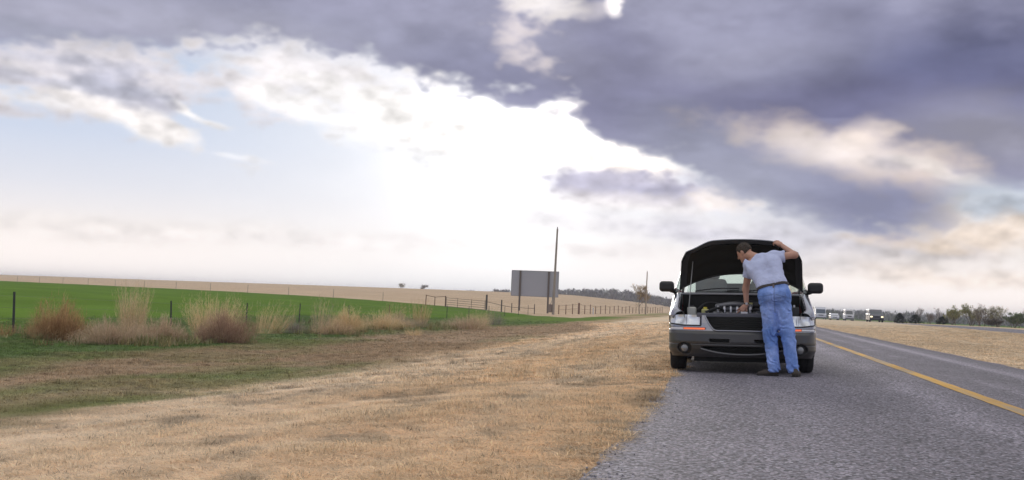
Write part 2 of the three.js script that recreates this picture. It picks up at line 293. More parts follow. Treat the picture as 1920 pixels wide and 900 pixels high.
// chips: a jittered cell pattern, each stone with its own tone
function chips(n, cells, seed) {
  const r = rng(seed), px = new Float32Array(cells * cells), py = new Float32Array(cells * cells), tone = new Float32Array(cells * cells), hue = new Float32Array(cells * cells);
  for (let i = 0; i < cells * cells; i++) { px[i] = r(); py[i] = r(); const t = r(); tone[i] = t < 0.22 ? 0.08 + r() * 0.18 : t > 0.9 ? 0.75 + r() * 0.25 : 0.3 + r() * 0.36; hue[i] = r(); }
  const out = new Float32Array(n * n * 3);
  for (let y = 0; y < n; y++) for (let x = 0; x < n; x++) {
    const gx = (x / n) * cells, gy = (y / n) * cells, ix = Math.floor(gx), iy = Math.floor(gy); let best = 9, second = 9, id = 0;
    for (let j = -1; j <= 1; j++) for (let i = -1; i <= 1; i++) { const q = ((iy + j + cells) % cells) * cells + ((ix + i + cells) % cells), dx = ix + i + px[q] - gx, dy = iy + j + py[q] - gy, d = dx * dx + dy * dy; if (d < best) { second = best; best = d; id = q; } else if (d < second) second = d; }
    const gap = Math.sqrt(second) - Math.sqrt(best), o = (y * n + x) * 3;
    out[o] = tone[id]; out[o + 1] = ss(0, 0.28, gap); out[o + 2] = hue[id];
  }
  return out;
}
const chipData = chips(1024, 100, 11);
const chipTex = dataTexture(1024, (x, y) => { const o = (y * 1024 + x) * 3, t = chipData[o] * (0.55 + 0.45 * chipData[o + 1]), h = chipData[o + 2]; return [t * (0.99 + 0.10 * h), t * 0.97, t * (1.04 - 0.04 * h)]; });
const chipBump = dataTexture(1024, (x, y) => { const o = (y * 1024 + x) * 3; return chipData[o + 1] * (0.6 + 0.4 * chipData[o + 2]); });

// ---------------------------------------------------------------- the ground: one sheet to the horizon
function stepped(...runs) { const a = []; let x = runs[0]; a.push(x); for (let i = 1; i < runs.length; i += 2) { const to = runs[i], st = runs[i + 1]; while (x < to - 1e-6) { x = Math.min(to, x + (typeof st === 'function' ? st(x) : st)); a.push(x); } } return a; }
{
  const xs = stepped(-3200, -600, 200, -240, 30, -60, 2.4, -26, 0.9, -9, 0.5, -0.85, 0.3, -0.73, 0.06, 5.0, 0.55, 8, 0.5, 30, 1.1, 60, 3, 400, 20, 3200, 200);
  const zs = stepped(-3400, -900, 150, -430, 25, -230, 7, -120, 1.8, -50, 1.1, -18, 0.6, 2, 0.4, 12, 2, 60, 12, 600, 90);
  const p = [], c = [], uv = [], ix = [], nx = xs.length;
  for (const Z of zs) for (const X of xs) { p.push(X, groundY(X, Z), Z); const k = cover(X, Z); c.push(k[0] * 1.75, k[1] * 1.75, k[2] * 1.75); uv.push(X / 2.6, Z / 2.6); }
  for (let j = 0; j < zs.length - 1; j++) for (let i = 0; i < nx - 1; i++) { const a = j * nx + i, b = a + 1, d = a + nx, e = d + 1; ix.push(a, d, b, b, d, e); }
  struct('ground', geo(p, ix, c, uv), new THREE.MeshPhysicalMaterial({ specularIntensity: 0.0, map: stalkTex, bumpMap: stalkTex, bumpScale: 0.006, vertexColors: true, roughness: 0.95, side: THREE.DoubleSide }));
}
// ---------------------------------------------------------------- roads
function ribbon(x0, x1, nx, zs, height, colour, tile) {
  const p = [], c = [], uv = [], ix = [];
  for (const Z of zs) for (let i = 0; i <= nx; i++) { const X = lerp(x0, x1, i / nx), k = colour(X, Z, i === 0 || i === nx); const xx = k[3] ?? X; p.push(xx, height(xx, Z), Z); c.push(k[0], k[1], k[2]); uv.push(xx / tile, Z / tile); }
  const w = nx + 1;
  for (let j = 0; j < zs.length - 1; j++) for (let i = 0; i < nx; i++) { const a = j * w + i, b = a + 1, d = a + w, e = d + 1; ix.push(a, d, b, b, d, e); }
  return geo(p, ix, c, uv);
}
const roadZ = stepped(-3000, -600, 60, -200, 8, -60, 1.2, -3, 0.16, 6, 0.5, 60, 6);
const asphalt = new THREE.MeshStandardMaterial({ map: chipTex, bumpMap: chipBump, bumpScale: 0.004, vertexColors: true, roughness: 0.78, side: THREE.DoubleSide });
// worn tracks run lengthwise: polished pale stone in the wheel paths, dark binder between them and along the joint
function tracks(X, Z) {
  const n = fbm(X * 1.1, 2, Z * 0.08, 3), m = fbm(X * 3.5, 4, Z * 0.9, 3), band = (a, w) => Math.exp(-(((X + 0.12 * n - a) / w) ** 2));
  return 1 + 0.75 * band(2.98, 0.17) * clamp(0.6 + 1.8 * n + 1.0 * m, 0, 1.4) + 0.75 * band(4.12, 0.16) * clamp(0.75 + 1.2 * n, 0.2, 1.3) - 0.14 * band(3.6, 0.3) - 0.20 * band(4.75, 0.22) + 0.38 * band(2.0, 0.24) * clamp(0.7 + 1.8 * n + m, 0, 1.4) - 0.15 * band(1.40, 0.4) - 0.42 * band(2.575, 0.035) * ss(-0.2, 0.3, n + 0.5 * m) + 0.06 * band(0.2, 0.7) + 0.22 * n + 0.22 * m;
}
struct('road', ribbon(ROAD_L, ROAD_R, 58, roadZ, (X) => roadY(X), (X, Z, end) => {
  const t = 0.455 * tracks(X, Z), left = X < 1, jag = end ? (left ? -1 : 1) * (0.07 * fbm(X, 1, Z * 2.1, 3) + 0.10 * fbm(X, 5, Z * 0.5, 2)) : 0;
  return [t * 0.97, t * 0.945, t * 1.03, end ? X + jag : X];
}, 1.9), asphalt);
const paintTex = canvasTexture(512, (g, n) => { const r = rng(8); g.fillStyle = '#fff'; g.fillRect(0, 0, n, n); for (let i = 0; i < 5200; i++) { const v = Math.round(70 + r() * 110); g.fillStyle = `rgba(${v},${v},${v + 10},${0.25 + r() * 0.5})`; const s = 1 + r() * r() * 5; g.fillRect(r() * n, r() * n, s, s); } });
struct('road_marking', ribbon(CROWN - 0.085, CROWN + 0.085, 4, roadZ, (X) => roadY(X) + 0.004, (X, Z, end) => { const n = fbm(X * 4, 3, Z * 0.6, 3), w = 1 + 0.35 * n, dull = clamp(0.25 + 1.5 * fbm(X * 9, 8, Z * 1.3, 3), 0, 0.75); return [lerp(0.70, 0.36, dull) * w, lerp(0.39, 0.31, dull) * w, lerp(0.06, 0.24, dull) * w, end ? X + 0.012 * fbm(X, 3, Z * 4, 3) : X]; }, 0.9), new THREE.MeshStandardMaterial({ map: paintTex, bumpMap: chipBump, bumpScale: 0.002, vertexColors: true, roughness: 0.7, side: THREE.DoubleSide }));
const road2Z = stepped(-3000, -600, 60, -150, 6, -20, 2, 60, 8);
struct('road', ribbon(ROAD2_L, ROAD2_R, 14, road2Z, (X, Z) => -0.02 + dip(X, Z), (X, Z) => { const t = 0.42 * (1 + 0.2 * fbm(X * 1.2, 6, Z * 0.05, 3)); return [t, t * 0.98, t * 1.04]; }, 1.9), asphalt);

// ---------------------------------------------------------------- grass: countless blades, so it is stuff
function tuft(seed, blades, height, spread, width, droop) {
  const r = rng(seed), p = [], nrm = [], ix = [];
  for (let i = 0; i < blades; i++) {
    const a = r() * 6.283, rr = Math.sqrt(r()) * spread * 0.55, bx = Math.cos(a) * rr, bz = Math.sin(a) * rr, b = r() * 6.283, lean = spread * (0.35 + r() * 0.9), h = height * (0.45 + r() * 0.6), w = width * (0.7 + r() * 0.6), o = p.length / 3;
    const dx = Math.cos(b), dz = Math.sin(b), sx = -dz * w, sz = dx * w, d = droop * (0.5 + r());
    p.push(bx - sx, 0, bz - sz, bx + sx, 0, bz + sz, bx + dx * lean * 0.45 - sx * 0.8, h * 0.72, bz + dz * lean * 0.45 - sz * 0.8, bx + dx * lean * 0.45 + sx * 0.8, h * 0.72, bz + dz * lean * 0.45 + sz * 0.8, bx + dx * lean * (1 + d), h * (1 - d * 0.6), bz + dz * lean * (1 + d));
    for (let k = 0; k < 5; k++) nrm.push(dx * 0.35, 0.93, dz * 0.35);
    ix.push(o, o + 1, o + 2, o + 1, o + 3, o + 2, o + 2, o + 3, o + 4);
  }
  const g = new THREE.BufferGeometry(); g.setAttribute('position', new THREE.Float32BufferAttribute(p, 3)); g.setAttribute('normal', new THREE.Float32BufferAttribute(nrm, 3)); g.setIndex(ix);
  return g;
}
const bladeMat = new THREE.MeshPhysicalMaterial({ color: rgb(1, 1, 1), roughness: 1, side: THREE.DoubleSide, specularIntensity: 0.2, transmission: 0.35, thickness: 0 });
function sow(name, label, category, geometry, spots) {
  const m = new THREE.InstancedMesh(geometry, bladeMat, spots.length), M = new THREE.Matrix4(), q = new THREE.Quaternion(), up = V(0, 1, 0), col = new THREE.Color();
  spots.forEach(([x, z, s, h, a, c], i) => { q.setFromAxisAngle(up, a); M.compose(V(x, groundY(x, z) - 0.004, z), q, V(s, h, s)); m.setMatrixAt(i, M); m.setColorAt(i, col.setRGB(c[0], c[1], c[2])); });
  m.name = numbered(name); m.userData = { kind: 'stuff', label, category }; shade(m); scene.add(m);
}
{
  const r = rng(77);
  const inView = (x, z, m) => { const az = Math.atan2(x, -z) / RAD; return az > -41 - m && az < 17 + m; };
  const jitter = (c, v) => { const t = 1 + (r() - 0.5) * v, w = (r() - 0.5) * 0.1; return [c[0] * t * (1 + w), c[1] * t, c[2] * t * (1 - w)]; };
  const near = [], mid = [], ditch = [], wheat = [], far = [], med = [];
  // verge beside the road
  function scatter(list, x0, x1, z0, z1, n, f) { for (let i = 0; i < n; i++) { const x = lerp(x0, x1, r()), z = lerp(z0, z1, r()); if (inView(x, z, 3)) f(list, x, z); } }
  const edgeX = (z) => ROAD_L + 0.13 * fbm(3, 1, z * 1.7, 3) + 0.16 * fbm(8, 5, z * 0.45, 2) + 0.05;
  const put = (list, x, z, s0, s1, h) => { if (r() < 0.45 * thin(x, z) || (x > -1.2 && r() < 0.6 * ss(0.0, 0.25, fbm(x * 6, 17, z * 5, 3)))) return; const k = fbm(x * 1.3, 2, z * 1.1, 3), c = jitter(cover(x, z), 0.7); if (r() < 0.04) { c[0] *= 0.45; c[1] *= 0.42; c[2] *= 0.42; } list.push([x, z, lerp(s0, s1, r()), h * (0.55 + r() * 0.6 + (r() < 0.03 ? 0.9 : 0)) * (1 + 0.8 * k), r() * 6.283, [c[0] * 1.12, c[1] * 1.12, c[2] * 1.1]]); };
  scatter(near, -9, -0.4, -13, -3.2, 95000, (l, x, z) => { if (x < edgeX(z) && (x < edgeX(z) - 0.35 || r() < 0.55)) put(l, x, z, 0.7, 1.25, 1); });
  scatter(near, -1.3, -0.1, -24, -3.2, 14000, (l, x, z) => { const e = edgeX(z), tongue = 0.06 + 1.1 * Math.max(0, fbm(2, 31, z * 1.6, 4)); if (x < e + tongue * r() * 1.3 && x > e - 0.4) put(l, x, z, 0.6, 1.2, 0.9); });
  scatter(mid, -24, -0.5, -36, -12, 80000, (l, x, z) => { if (x < edgeX(z)) put(l, x, z, 1.3, 2.3, 1.15); });
  scatter(far, -24.5, -0.6, -105, -36, 62000, (l, x, z) => { if (x < edgeX(z) && r() < ss(-105, -50, z)) put(l, x, z, 2.4, 4.2, 1.5); });
  scatter(wheat, -29, -23.6, -80, -24, 30000, (l, x, z) => { if (r() < ss(-29, -24.5, x)) put(l, x, z, 1.6, 2.6, 0.8); });
  scatter(med, 5.05, 17.3, -110, -14, 52000, (l, x, z) => r() < ss(-110, -45, z) && put(l, x, z, 2.0, 3.6, 0.95));
  sow('dry_grass', 'short matted straw-coloured dead grass on the verge beside the road', 'grass', tuft(1, 18, 0.040, 0.095, 0.0024, 0.6), near);
  sow('dry_grass', 'brown and olive dry grass along the bottom of the ditch', 'grass', tuft(2, 14, 0.05, 0.075, 0.0024, 0.5), mid);
  sow('dry_grass', 'distant tan grass running along the roadside toward the billboard', 'grass', tuft(3, 10, 0.045, 0.075, 0.003, 0.5), far);
  sow('green_wheat', 'bright green young crop in the field behind the fence', 'crop', tuft(4, 10, 0.05, 0.07, 0.003, 0.3), wheat);
  sow('dry_grass', 'pale tan grass on the strip between the two roads', 'grass', tuft(6, 10, 0.045, 0.075, 0.003, 0.5), med);
  // taller straw standing round the bushes, and crumbs of chip-seal along the broken edge
  const tall = [];
  scatter(tall, -23.2, -14.2, -66, -24, 2800, (l, x, z) => { const k = fbm(x * 0.6 + 2, 21, z * 0.35, 3); if (r() < ss(-0.1, 0.35, k) * ss(-13.8, -17, x)) { const c = mix3([0.52, 0.40, 0.21], [0.20, 0.26, 0.07], r()); l.push([x, z, 1 + r() * 1.2, (0.5 + r() * 1.1), r() * 6.283, jitter(c, 0.6)]); } });
  sow('tall_dry_grass', 'taller straw and olive grass standing round the bushes by the fence', 'grass', tuft(9, 18, 0.30, 0.13, 0.004, 0.35), tall);
  const chip = new THREE.IcosahedronGeometry(1, 0), M = new THREE.Matrix4(), q = new THREE.Quaternion(), col = new THREE.Color(), n = 1100, m = new THREE.InstancedMesh(chip, std([1, 1, 1], 0.9, { flatShading: true }), n);
  for (let i = 0; i < n; i++) {
    const z = -3.2 - 22 * Math.pow(r(), 1.5), e = edgeX(z), off = (r() + r() + r() - 1.7) * 0.26, x = e + 0.02 + off, s = 0.004 + 0.009 * r() * r();
    q.setFromEuler(new THREE.Euler(r() * 6, r() * 6, r() * 6));
    M.compose(V(x, (x > ROAD_L ? roadY(x) : groundY(x, z)) + s * 0.35, z), q, V(s * (0.8 + r() * 0.6), s * 0.7, s)); m.setMatrixAt(i, M);
    const v = 0.2 + 0.3 * r(); m.setColorAt(i, col.setRGB(v * 1.03, v * 0.97, v));
  }
  m.name = 'gravel'; m.userData = { kind: 'stuff', label: 'loose dark chips along the crumbled road edge', category: 'gravel' }; shade(m); scene.add(m);
}
// ---------------------------------------------------------------- the stranded minivan: nose at local z = 0, tail at z = -4.7
const paint = phys([0.24, 0.245, 0.285], 0.24, { metalness: 0.7, clearcoat: 1, clearcoatRoughness: 0.04 });
const lowerPaint = phys([0.042, 0.040, 0.039], 0.42, { metalness: 0.3, clearcoat: 0.6, clearcoatRoughness: 0.18 });
const blackTrim = std([0.018, 0.018, 0.02], 0.55), blackMatte = std([0.012, 0.012, 0.011], 0.9), rubber = std([0.022, 0.022, 0.023], 0.85);
const bayGrey = std([0.05, 0.05, 0.06], 0.6), steel = std([0.55, 0.55, 0.57], 0.35, { metalness: 0.9 }), darkSteel = std([0.16, 0.16, 0.17], 0.45, { metalness: 0.7 });
const chrome = std([0.75, 0.76, 0.78], 0.16, { metalness: 1 });
const glass = phys([0.86, 0.94, 0.91], 0.02, { transmission: 1, thickness: 0, ior: 1.52 });
const tinted = phys([0.62, 0.70, 0.66], 0.02, { transmission: 1, thickness: 0, ior: 1.5 });
const clearLens = phys([0.95, 0.96, 0.97], 0.05, { transmission: 0.9, thickness: 0, ior: 1.5 });
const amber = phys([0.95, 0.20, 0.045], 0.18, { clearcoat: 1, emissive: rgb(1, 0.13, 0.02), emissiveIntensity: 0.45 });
const whitePlastic = std([0.42, 0.42, 0.38], 0.5), yellowPlastic = std([0.42, 0.40, 0.16], 0.5);
const van = thing('minivan', 'dark grey minivan stopped on the road edge with its hood raised', 'minivan', [0.13, roadY(0.13) - 0.004, -14.25]);
van.rotation.set(0, 0.012, 0.025);
{
  const W = 0.965, D = 0.50, N = 2.6;
  const plan = (x) => -D + D * Math.pow(Math.max(0, 1 - Math.pow(Math.min(1, Math.abs(x) / W), N)), 1 / N);
  const planX = (z) => (z <= -D ? W : W * Math.pow(Math.max(0, 1 - Math.pow((z + D) / D, N)), 1 / N));
  const face = (y) => { const P = [[0.20, -0.07], [0.25, -0.03], [0.32, -0.008], [0.42, 0], [0.52, -0.012], [0.555, -0.045], [0.57, -0.055], [0.66, -0.085], [0.75, -0.125], [0.80, -0.16]]; for (let i = 1; i < P.length; i++) if (y <= P[i][0]) return lerp(P[i - 1][1], P[i][1], clamp((y - P[i - 1][0]) / (P[i][0] - P[i - 1][0]), 0, 1)); return -0.16; };
  const front = (x, y) => plan(x) * (1 - 0.1 * ss(0.3, 0.2, y)) + face(y) * (1 - 0.75 * ss(0.8 * W, W, Math.abs(x)));
  const arcX = (t) => { const a = (t * 2 - 1) * Math.PI / 2; return W * Math.sign(a) * Math.pow(Math.abs(Math.sin(a)), 2 / N); };
  const arcZ = (t) => { const a = (t * 2 - 1) * Math.PI / 2; return -D + D * Math.pow(Math.max(0, Math.cos(a)), 2 / N); };
  const wrap = (t, y, recess = 0) => { const x = arcX(t), f = 1 - 0.75 * ss(0.8 * W, W, Math.abs(x)), tuck = 1 - 0.05 * ss(0.32, 0.2, y); return [x * tuck * (1 - recess * 0.2), y, arcZ(t) + face(y) * f - recess]; };
  // lower intake, slots and lamp wells are cut into the bumper skin
  const lip = (x) => 0.268 + 0.06 * Math.pow(Math.abs(x) / 0.5, 2.2);
  const soft = (d, w) => ss(-w, w, d);
  const inIntake = (x, y) => soft(Math.min(0.515 - Math.abs(x), y - lip(x), 0.352 - y - 0.012 * (x * x)), 0.006);
  const inSlot = (x, y) => soft(0.12 - Math.abs(Math.abs(x) - 0.29), 0.01) * soft(0.019 - Math.abs(y - 0.43), 0.005);
  const inFog = (x, y) => soft(0.072 - Math.hypot((Math.abs(x) - 0.745) * 0.82, y - 0.325), 0.01);
  part('bumper', sheet(260, 84, (u, v) => { const y = lerp(0.215, 0.556, v), x = arcX(u); return wrap(u, y, 0.10 * inIntake(x, y) + 0.06 * inSlot(x, y) + 0.045 * inFog(x, y) + 0.004 * ss(0.012, 0, Math.abs(y - 0.385)) ); }), lowerPaint, van);
  const patch = (x0, x1, lo, hi, off, n = 24, m = 8) => sheet(n, m, (u, v) => { const x = lerp(x0, x1, u), y = lerp(lo(x), hi(x), v); return [x, y, front(x, y) + off]; });
  part('lower_intake', patch(-0.5, 0.5, (x) => lip(x) + 0.004, (x) => 0.347 - 0.012 * x * x, -0.088, 30, 6), blackMatte, van);
  for (const s of [-1, 1]) part('bumper_slot', patch(s * 0.29 - 0.115, s * 0.29 + 0.115, () => 0.413, () => 0.447, -0.05, 8, 2), blackMatte, van);
  part('bumper_lip', joined([new THREE.TubeGeometry(new THREE.CatmullRomCurve3([...Array(21)].map((_, i) => { const x = -0.53 + 0.053 * i; return V(x, lip(x) - 0.012, front(x, lip(x)) + 0.004); })), 40, 0.011, 6)]), phys([0.13, 0.13, 0.135], 0.35, { clearcoat: 0.6 }), van);
  // header panel: body colour, with wells for grille and lamps
  const gw = (y) => 0.30 + 0.17 * Math.pow(clamp((y - 0.545) / 0.2, 0, 1), 0.55);
  const inGrille = (x, y) => soft(Math.min(gw(y) - Math.abs(x), y - 0.566), 0.006);
  const lampLo = (x) => 0.632 + 0.02 * ss(0.75, 0.95, Math.abs(x)), lampHi = (x) => 0.752 - 0.012 * ss(0.8, 0.95, Math.abs(x));
  const inLamp = (x, y) => soft(Math.min(Math.abs(x) - 0.535, y - lampLo(x), lampHi(x) + 0.02 - y), 0.006);
  const inTurn = (x, y) => soft(Math.min(Math.abs(x) - 0.47, 0.012 - Math.abs(y - 0.583)), 0.004) * 0.6;
  part('front_panel', sheet(260, 56, (u, v) => { const y = lerp(0.558, 0.762, v), x = arcX(u); return wrap(u, y, 0.07 * inGrille(x, y) + 0.06 * inLamp(x, y) + 0.015 * inTurn(x, y)); }), paint, van);
  const grille = part('grille', sheet(40, 10, (u, v) => { const y = lerp(0.568, 0.755, v), x = lerp(-gw(y), gw(y), u); return [x, y, front(x, y) - 0.05]; }), blackMatte, van);
  for (let i = 0; i < 6; i++) { const y = 0.588 + i * 0.029; part('grille_bar', new THREE.TubeGeometry(new THREE.CatmullRomCurve3([...Array(9)].map((_, k) => { const x = lerp(-gw(y) + 0.01, gw(y) - 0.01, k / 8); return V(x, y, front(x, y) - 0.032); })), 16, 0.0045, 4), blackMatte, grille); }
  { const pts = []; for (let i = 0; i <= 12; i++) { const y = lerp(0.755, 0.575, i / 12); pts.push(V(-gw(y) - 0.006, y, front(gw(y), y) + 0.002)); } const w0 = gw(0.57); for (let i = 0; i <= 10; i++) { const x = lerp(-w0 + 0.03, w0 - 0.03, i / 10); pts.push(V(x, 0.562, front(x, 0.562) + 0.004)); } for (let i = 0; i <= 12; i++) { const y = lerp(0.575, 0.755, i / 12); pts.push(V(gw(y) + 0.006, y, front(gw(y), y) + 0.002)); } part('grille_surround', new THREE.TubeGeometry(new THREE.CatmullRomCurve3(pts), 90, 0.011, 8), paint, van); }
  for (const s of [-1, 1]) {
    const h = part('headlight', patch(s * 0.545, s * 0.945, (x) => lampLo(x) + 0.004, (x) => lampHi(x) + 0.012, -0.006, 26, 8), clearLens, van);
    part('reflector', sheet(40, 12, (u, v) => { const x = s * lerp(0.545, 0.935, u), y = lerp(lampLo(x) + 0.002, lampHi(x) + 0.012, v), c = (u * 2.4) % 1; return [x, y, front(x, y) - 0.022 - 0.028 * (1 - (2 * c - 1) ** 2) * (1 - (2 * v - 1) ** 2) - (c < 0.06 ? -0.012 : 0)]; }), std([0.82, 0.83, 0.86], 0.28, { metalness: 0.85 }), h);
    part('lamp_bezel', patch(s * 0.53, s * 0.95, (x) => lampLo(x) - 0.016, (x) => lampLo(x) + 0.001, 0.003, 20, 2), blackTrim, h);
    const t = part('turn_signal', patch(s * 0.48, s * 0.76, () => 0.573, () => 0.595, 0.003, 14, 3), amber, van);
    part('side_marker', patch(s * 0.765, s * 0.93, () => 0.573, () => 0.595, 0.003, 14, 3), phys([0.7, 0.7, 0.72], 0.2, { clearcoat: 1 }), t);
    const fz = front(0.745, 0.325);
    const fog = part('fog_light', new THREE.LatheGeometry([[0, 0.016], [0.026, 0.013], [0.045, 0.004], [0.050, -0.01], [0.052, -0.03]].map(([a, b]) => new THREE.Vector2(a, b)), 24).rotateX(Math.PI / 2).rotateY(s * 0.35).translate(s * 0.745, 0.325, fz - 0.022), phys([0.24, 0.24, 0.24], 0.25, { clearcoat: 0.6, metalness: 0.3 }), van);
    part('fog_ring', new THREE.TorusGeometry(0.056, 0.007, 6, 24).rotateY(s * 0.35).translate(s * 0.745, 0.325, fz - 0.026), blackTrim, fog);
  }
  // front wings: outer skin, crown and inner lip, with the wheel arch cut in
  const AX = -0.86, RX = -3.72, AR = 0.375, archY = (z, ax) => { const d = Math.abs(z - ax); return d < AR ? 0.325 + Math.sqrt(AR * AR - d * d) * 1.02 : 0; };
  const wingTop = (z) => 0.775 + 0.30 * Math.pow(clamp((-z - 0.18) / 1.12, 0, 1), 0.85);
  for (const s of [-1, 1]) {
    part('fender', sheet(90, 22, (u, v) => {
      const z = lerp(-0.27, -1.36, u), X = Math.min(W + 0.012 * ss(0.5, 0.2, Math.abs(z - AX)), planX(z + 0.02) + 0.0), yt = wingTop(z);
      const yb = z > -0.50 ? 0.757 : Math.max(0.27, archY(z, AX));
      const P = [[0, yb], [0.0, yb], [-0.004, lerp(yb, yt - 0.1, 0.35)], [0.0, lerp(yb, yt - 0.1, 0.7)], [-0.006, yt - 0.10], [-0.02, yt - 0.05], [-0.045, yt - 0.018], [-0.08, yt - 0.002], [-0.115, yt], [-0.14, yt - 0.006], [-0.15, yt - 0.05], [-0.155, yt - 0.13]];
      const q = v * (P.length - 1), i = Math.min(P.length - 2, Math.floor(q)), f = q - i;
      return [s * Math.max(0.3, X + lerp(P[i][0], P[i + 1][0], f)), lerp(P[i][1], P[i + 1][1], f), z];
    }, s > 0), paint, van);
    // bay side wall and wheel house
    part('inner_fender', sheet(12, 8, (u, v) => [s * lerp(0.80, 0.74, v), lerp(0.40, wingTop(lerp(-0.3, -1.3, u)) - 0.11, v), lerp(-0.3, -1.3, u)]), bayGrey, van);
    for (const ax of [AX, RX]) part('wheel_house', sheet(20, 6, (u, v) => { const a = lerp(-0.25, Math.PI + 0.25, u); return [s * lerp(0.62, W - 0.015, v), 0.325 + Math.sin(a) * (AR - 0.006), ax + Math.cos(a) * (AR - 0.006)]; }), blackMatte, van);
  }
  // body sides behind the wings
  for (const s of [-1, 1]) part('body_side', sheet(110, 14, (u, v) => {
    const z = lerp(-1.362, -4.66, u), yb = Math.max(0.26, archY(z, RX)), belt = 1.075 + 0.03 * ss(-1.4, -3, z), y = lerp(yb, belt, v), taper = 1 - 0.06 * ss(-4.1, -4.66, z) ** 2 - 0.02 * ss(-3, -4.66, z);
    return [s * (W + 0.012 * Math.sin(clamp((y - 0.3) / 0.7, 0, 1) * Math.PI) - 0.05 * ss(0.5, 0.2, y) - 0.03 * ss(0.9, 1.1, y)) * taper, y, z];
  }, s > 0), paint, van);
  for (const s of [-1, 1]) part('side_cladding', sheet(40, 5, (u, v) => { const z = lerp(-1.33, -3.30, u), y = lerp(0.25, 0.47, v); return [s * (W + 0.022 - 0.045 * ss(0.4, 0.2, y)), y, z]; }, s > 0), lowerPaint, van);
  // cabin
  const belt0 = (z) => 1.105, pillar = (y) => -1.42 - (y - 1.08) * 1.18, tail = (y) => -4.62 + (y - 1.08) * 0.30;
  const side = [[0.955, 1.07], [0.93, 1.12], [0.90, 1.25], [0.86, 1.40], [0.81, 1.54], [0.76, 1.63], [0.69, 1.685], [0.58, 1.715], [0.40, 1.738], [0.2, 1.75], [0, 1.755]];
  const shell = (q, t) => { const k = clamp(q, 0, 1) * (side.length - 1), i = Math.min(side.length - 2, Math.floor(k)), f = k - i, x = lerp(side[i][0], side[i + 1][0], f), y = lerp(side[i][1], side[i + 1][1], f); const yy = Math.min(y, 1.70), z = lerp(pillar(yy) + (y > 1.70 ? (y - 1.70) * 1.0 : 0), tail(yy), t); return [x * (1 - 0.03 * ss(-3.4, -4.6, z)), y - 0.04 * ss(-3.6, -4.7, z) * ss(1.5, 1.75, y), z]; };
  const glassRow = (q) => q > 0.12 && q < 0.46;
  for (const s of [-1, 1]) {
    // roof skin and pillars leave the window openings free
    part('roof', sheet(40, 20, (u, v) => { const p = shell(0.46 + 0.54 * v, u); return [s * p[0], p[1], p[2]]; }, s < 0), paint, van);
    part('window_sill', sheet(40, 3, (u, v) => { const p = shell(0.12 * v, u); return [s * p[0], p[1], p[2]]; }, s < 0), paint, van);
    for (const [a, b] of [[0, 0.035], [0.29, 0.32], [0.60, 0.63], [0.93, 1]]) part('pillar', sheet(4, 8, (u, v) => { const p = shell(lerp(0.12, 0.46, v), lerp(a, b, u)); return [s * p[0], p[1], p[2]]; }, s < 0), paint, van);
    for (const [a, b] of [[0.035, 0.29], [0.32, 0.60], [0.63, 0.93]]) part('side_window', sheet(10, 8, (u, v) => { const p = shell(lerp(0.12, 0.46, v), lerp(a, b, u)); return [s * (p[0] - 0.006), p[1], p[2]]; }, s < 0), tinted, van);
    part('door_handle', box(0.02, 0.03, 0.17, s * (W + 0.018), 0.93, -2.28, 0.009), blackTrim, van);
  }
  // windscreen: bowed forward at its foot
  const footZ = (x) => -1.06 - 0.36 * Math.pow(Math.abs(x) / 0.93, 2), screen = (u, v) => { const k = u * 2 - 1, xb = 0.925 * k, xt = 0.70 * k, zt = -2.13 - 0.06 * k * k; return [lerp(xb, xt, v), lerp(1.085 + 0.012 * (1 - k * k), 1.70 + 0.035 * (1 - k * k), v) + 0.04 * Math.sin(v * Math.PI) * (1 - k * k), lerp(footZ(xb), zt, v)]; };
  part('windshield', sheet(30, 16, screen, true), glass, van);
  part('cowl', sheet(30, 4, (u, v) => { const x = lerp(-0.86, 0.86, u); return [x, 1.078 - 0.03 * v, footZ(x) + 0.012 + 0.13 * v]; }), darkSteel, van);
  part('cowl_seal', new THREE.TubeGeometry(new THREE.CatmullRomCurve3([...Array(15)].map((_, i) => { const x = lerp(-0.82, 0.82, i / 14); return V(x, 1.056, footZ(x) + 0.145); })), 40, 0.014, 6), std([0.30, 0.30, 0.31], 0.5), van);
  for (const [x0, x1] of [[-0.62, -0.02], [0.08, 0.66]]) part('wiper', joined([rod([V(x0, 1.10, footZ(x0) + 0.03), V((x0 + x1) / 2, 1.135, footZ((x0 + x1) / 2) - 0.0), V(x1, 1.14, footZ(x1) - 0.03)], 0.009, 5), rod([V(x0, 1.085, footZ(x0) + 0.06), V(x0, 1.10, footZ(x0) + 0.03)], 0.014, 6)]), blackTrim, van);
  // tail
  part('tailgate', sheet(30, 10, (u, v) => { const k = u * 2 - 1, y = lerp(0.30, 1.13, v), w = y < 1.08 ? 0.90 : lerp(0.89, 0.72, (y - 1.08) / 0.62); return [k * w, y, (y < 1.08 ? -4.66 - 0.04 * (1 - k * k) : tail(y) - 0.05 - 0.04 * (1 - k * k))]; }), paint, van);
  part('rear_window', sheet(10, 6, (u, v) => { const k = u * 2 - 1, y = lerp(1.12, 1.66, v), w = lerp(0.86, 0.73, v); return [k * w, y, tail(y) - 0.097 + 0.04 * k * k]; }), tinted, van);
  part('rear_bumper', box(1.84, 0.36, 0.16, 0, 0.38, -4.70, 0.05), lowerPaint, van);
  for (const s of [-1, 1]) part('tail_light', box(0.12, 0.34, 0.05, s * 0.82, 0.95, -4.665, 0.02), phys([0.35, 0.02, 0.02], 0.2, { clearcoat: 1 }), van);
  // floor, firewall, cabin trim
  part('underbody', box(1.5, 0.10, 4.1, 0, 0.28, -2.45), blackMatte, van);
  part('air_dam', sheet(30, 2, (u, v) => { const x = lerp(-0.62, 0.62, u); return [x, lerp(0.225, 0.155, v), front(x, 0.25) - 0.10]; }), blackMatte, van);
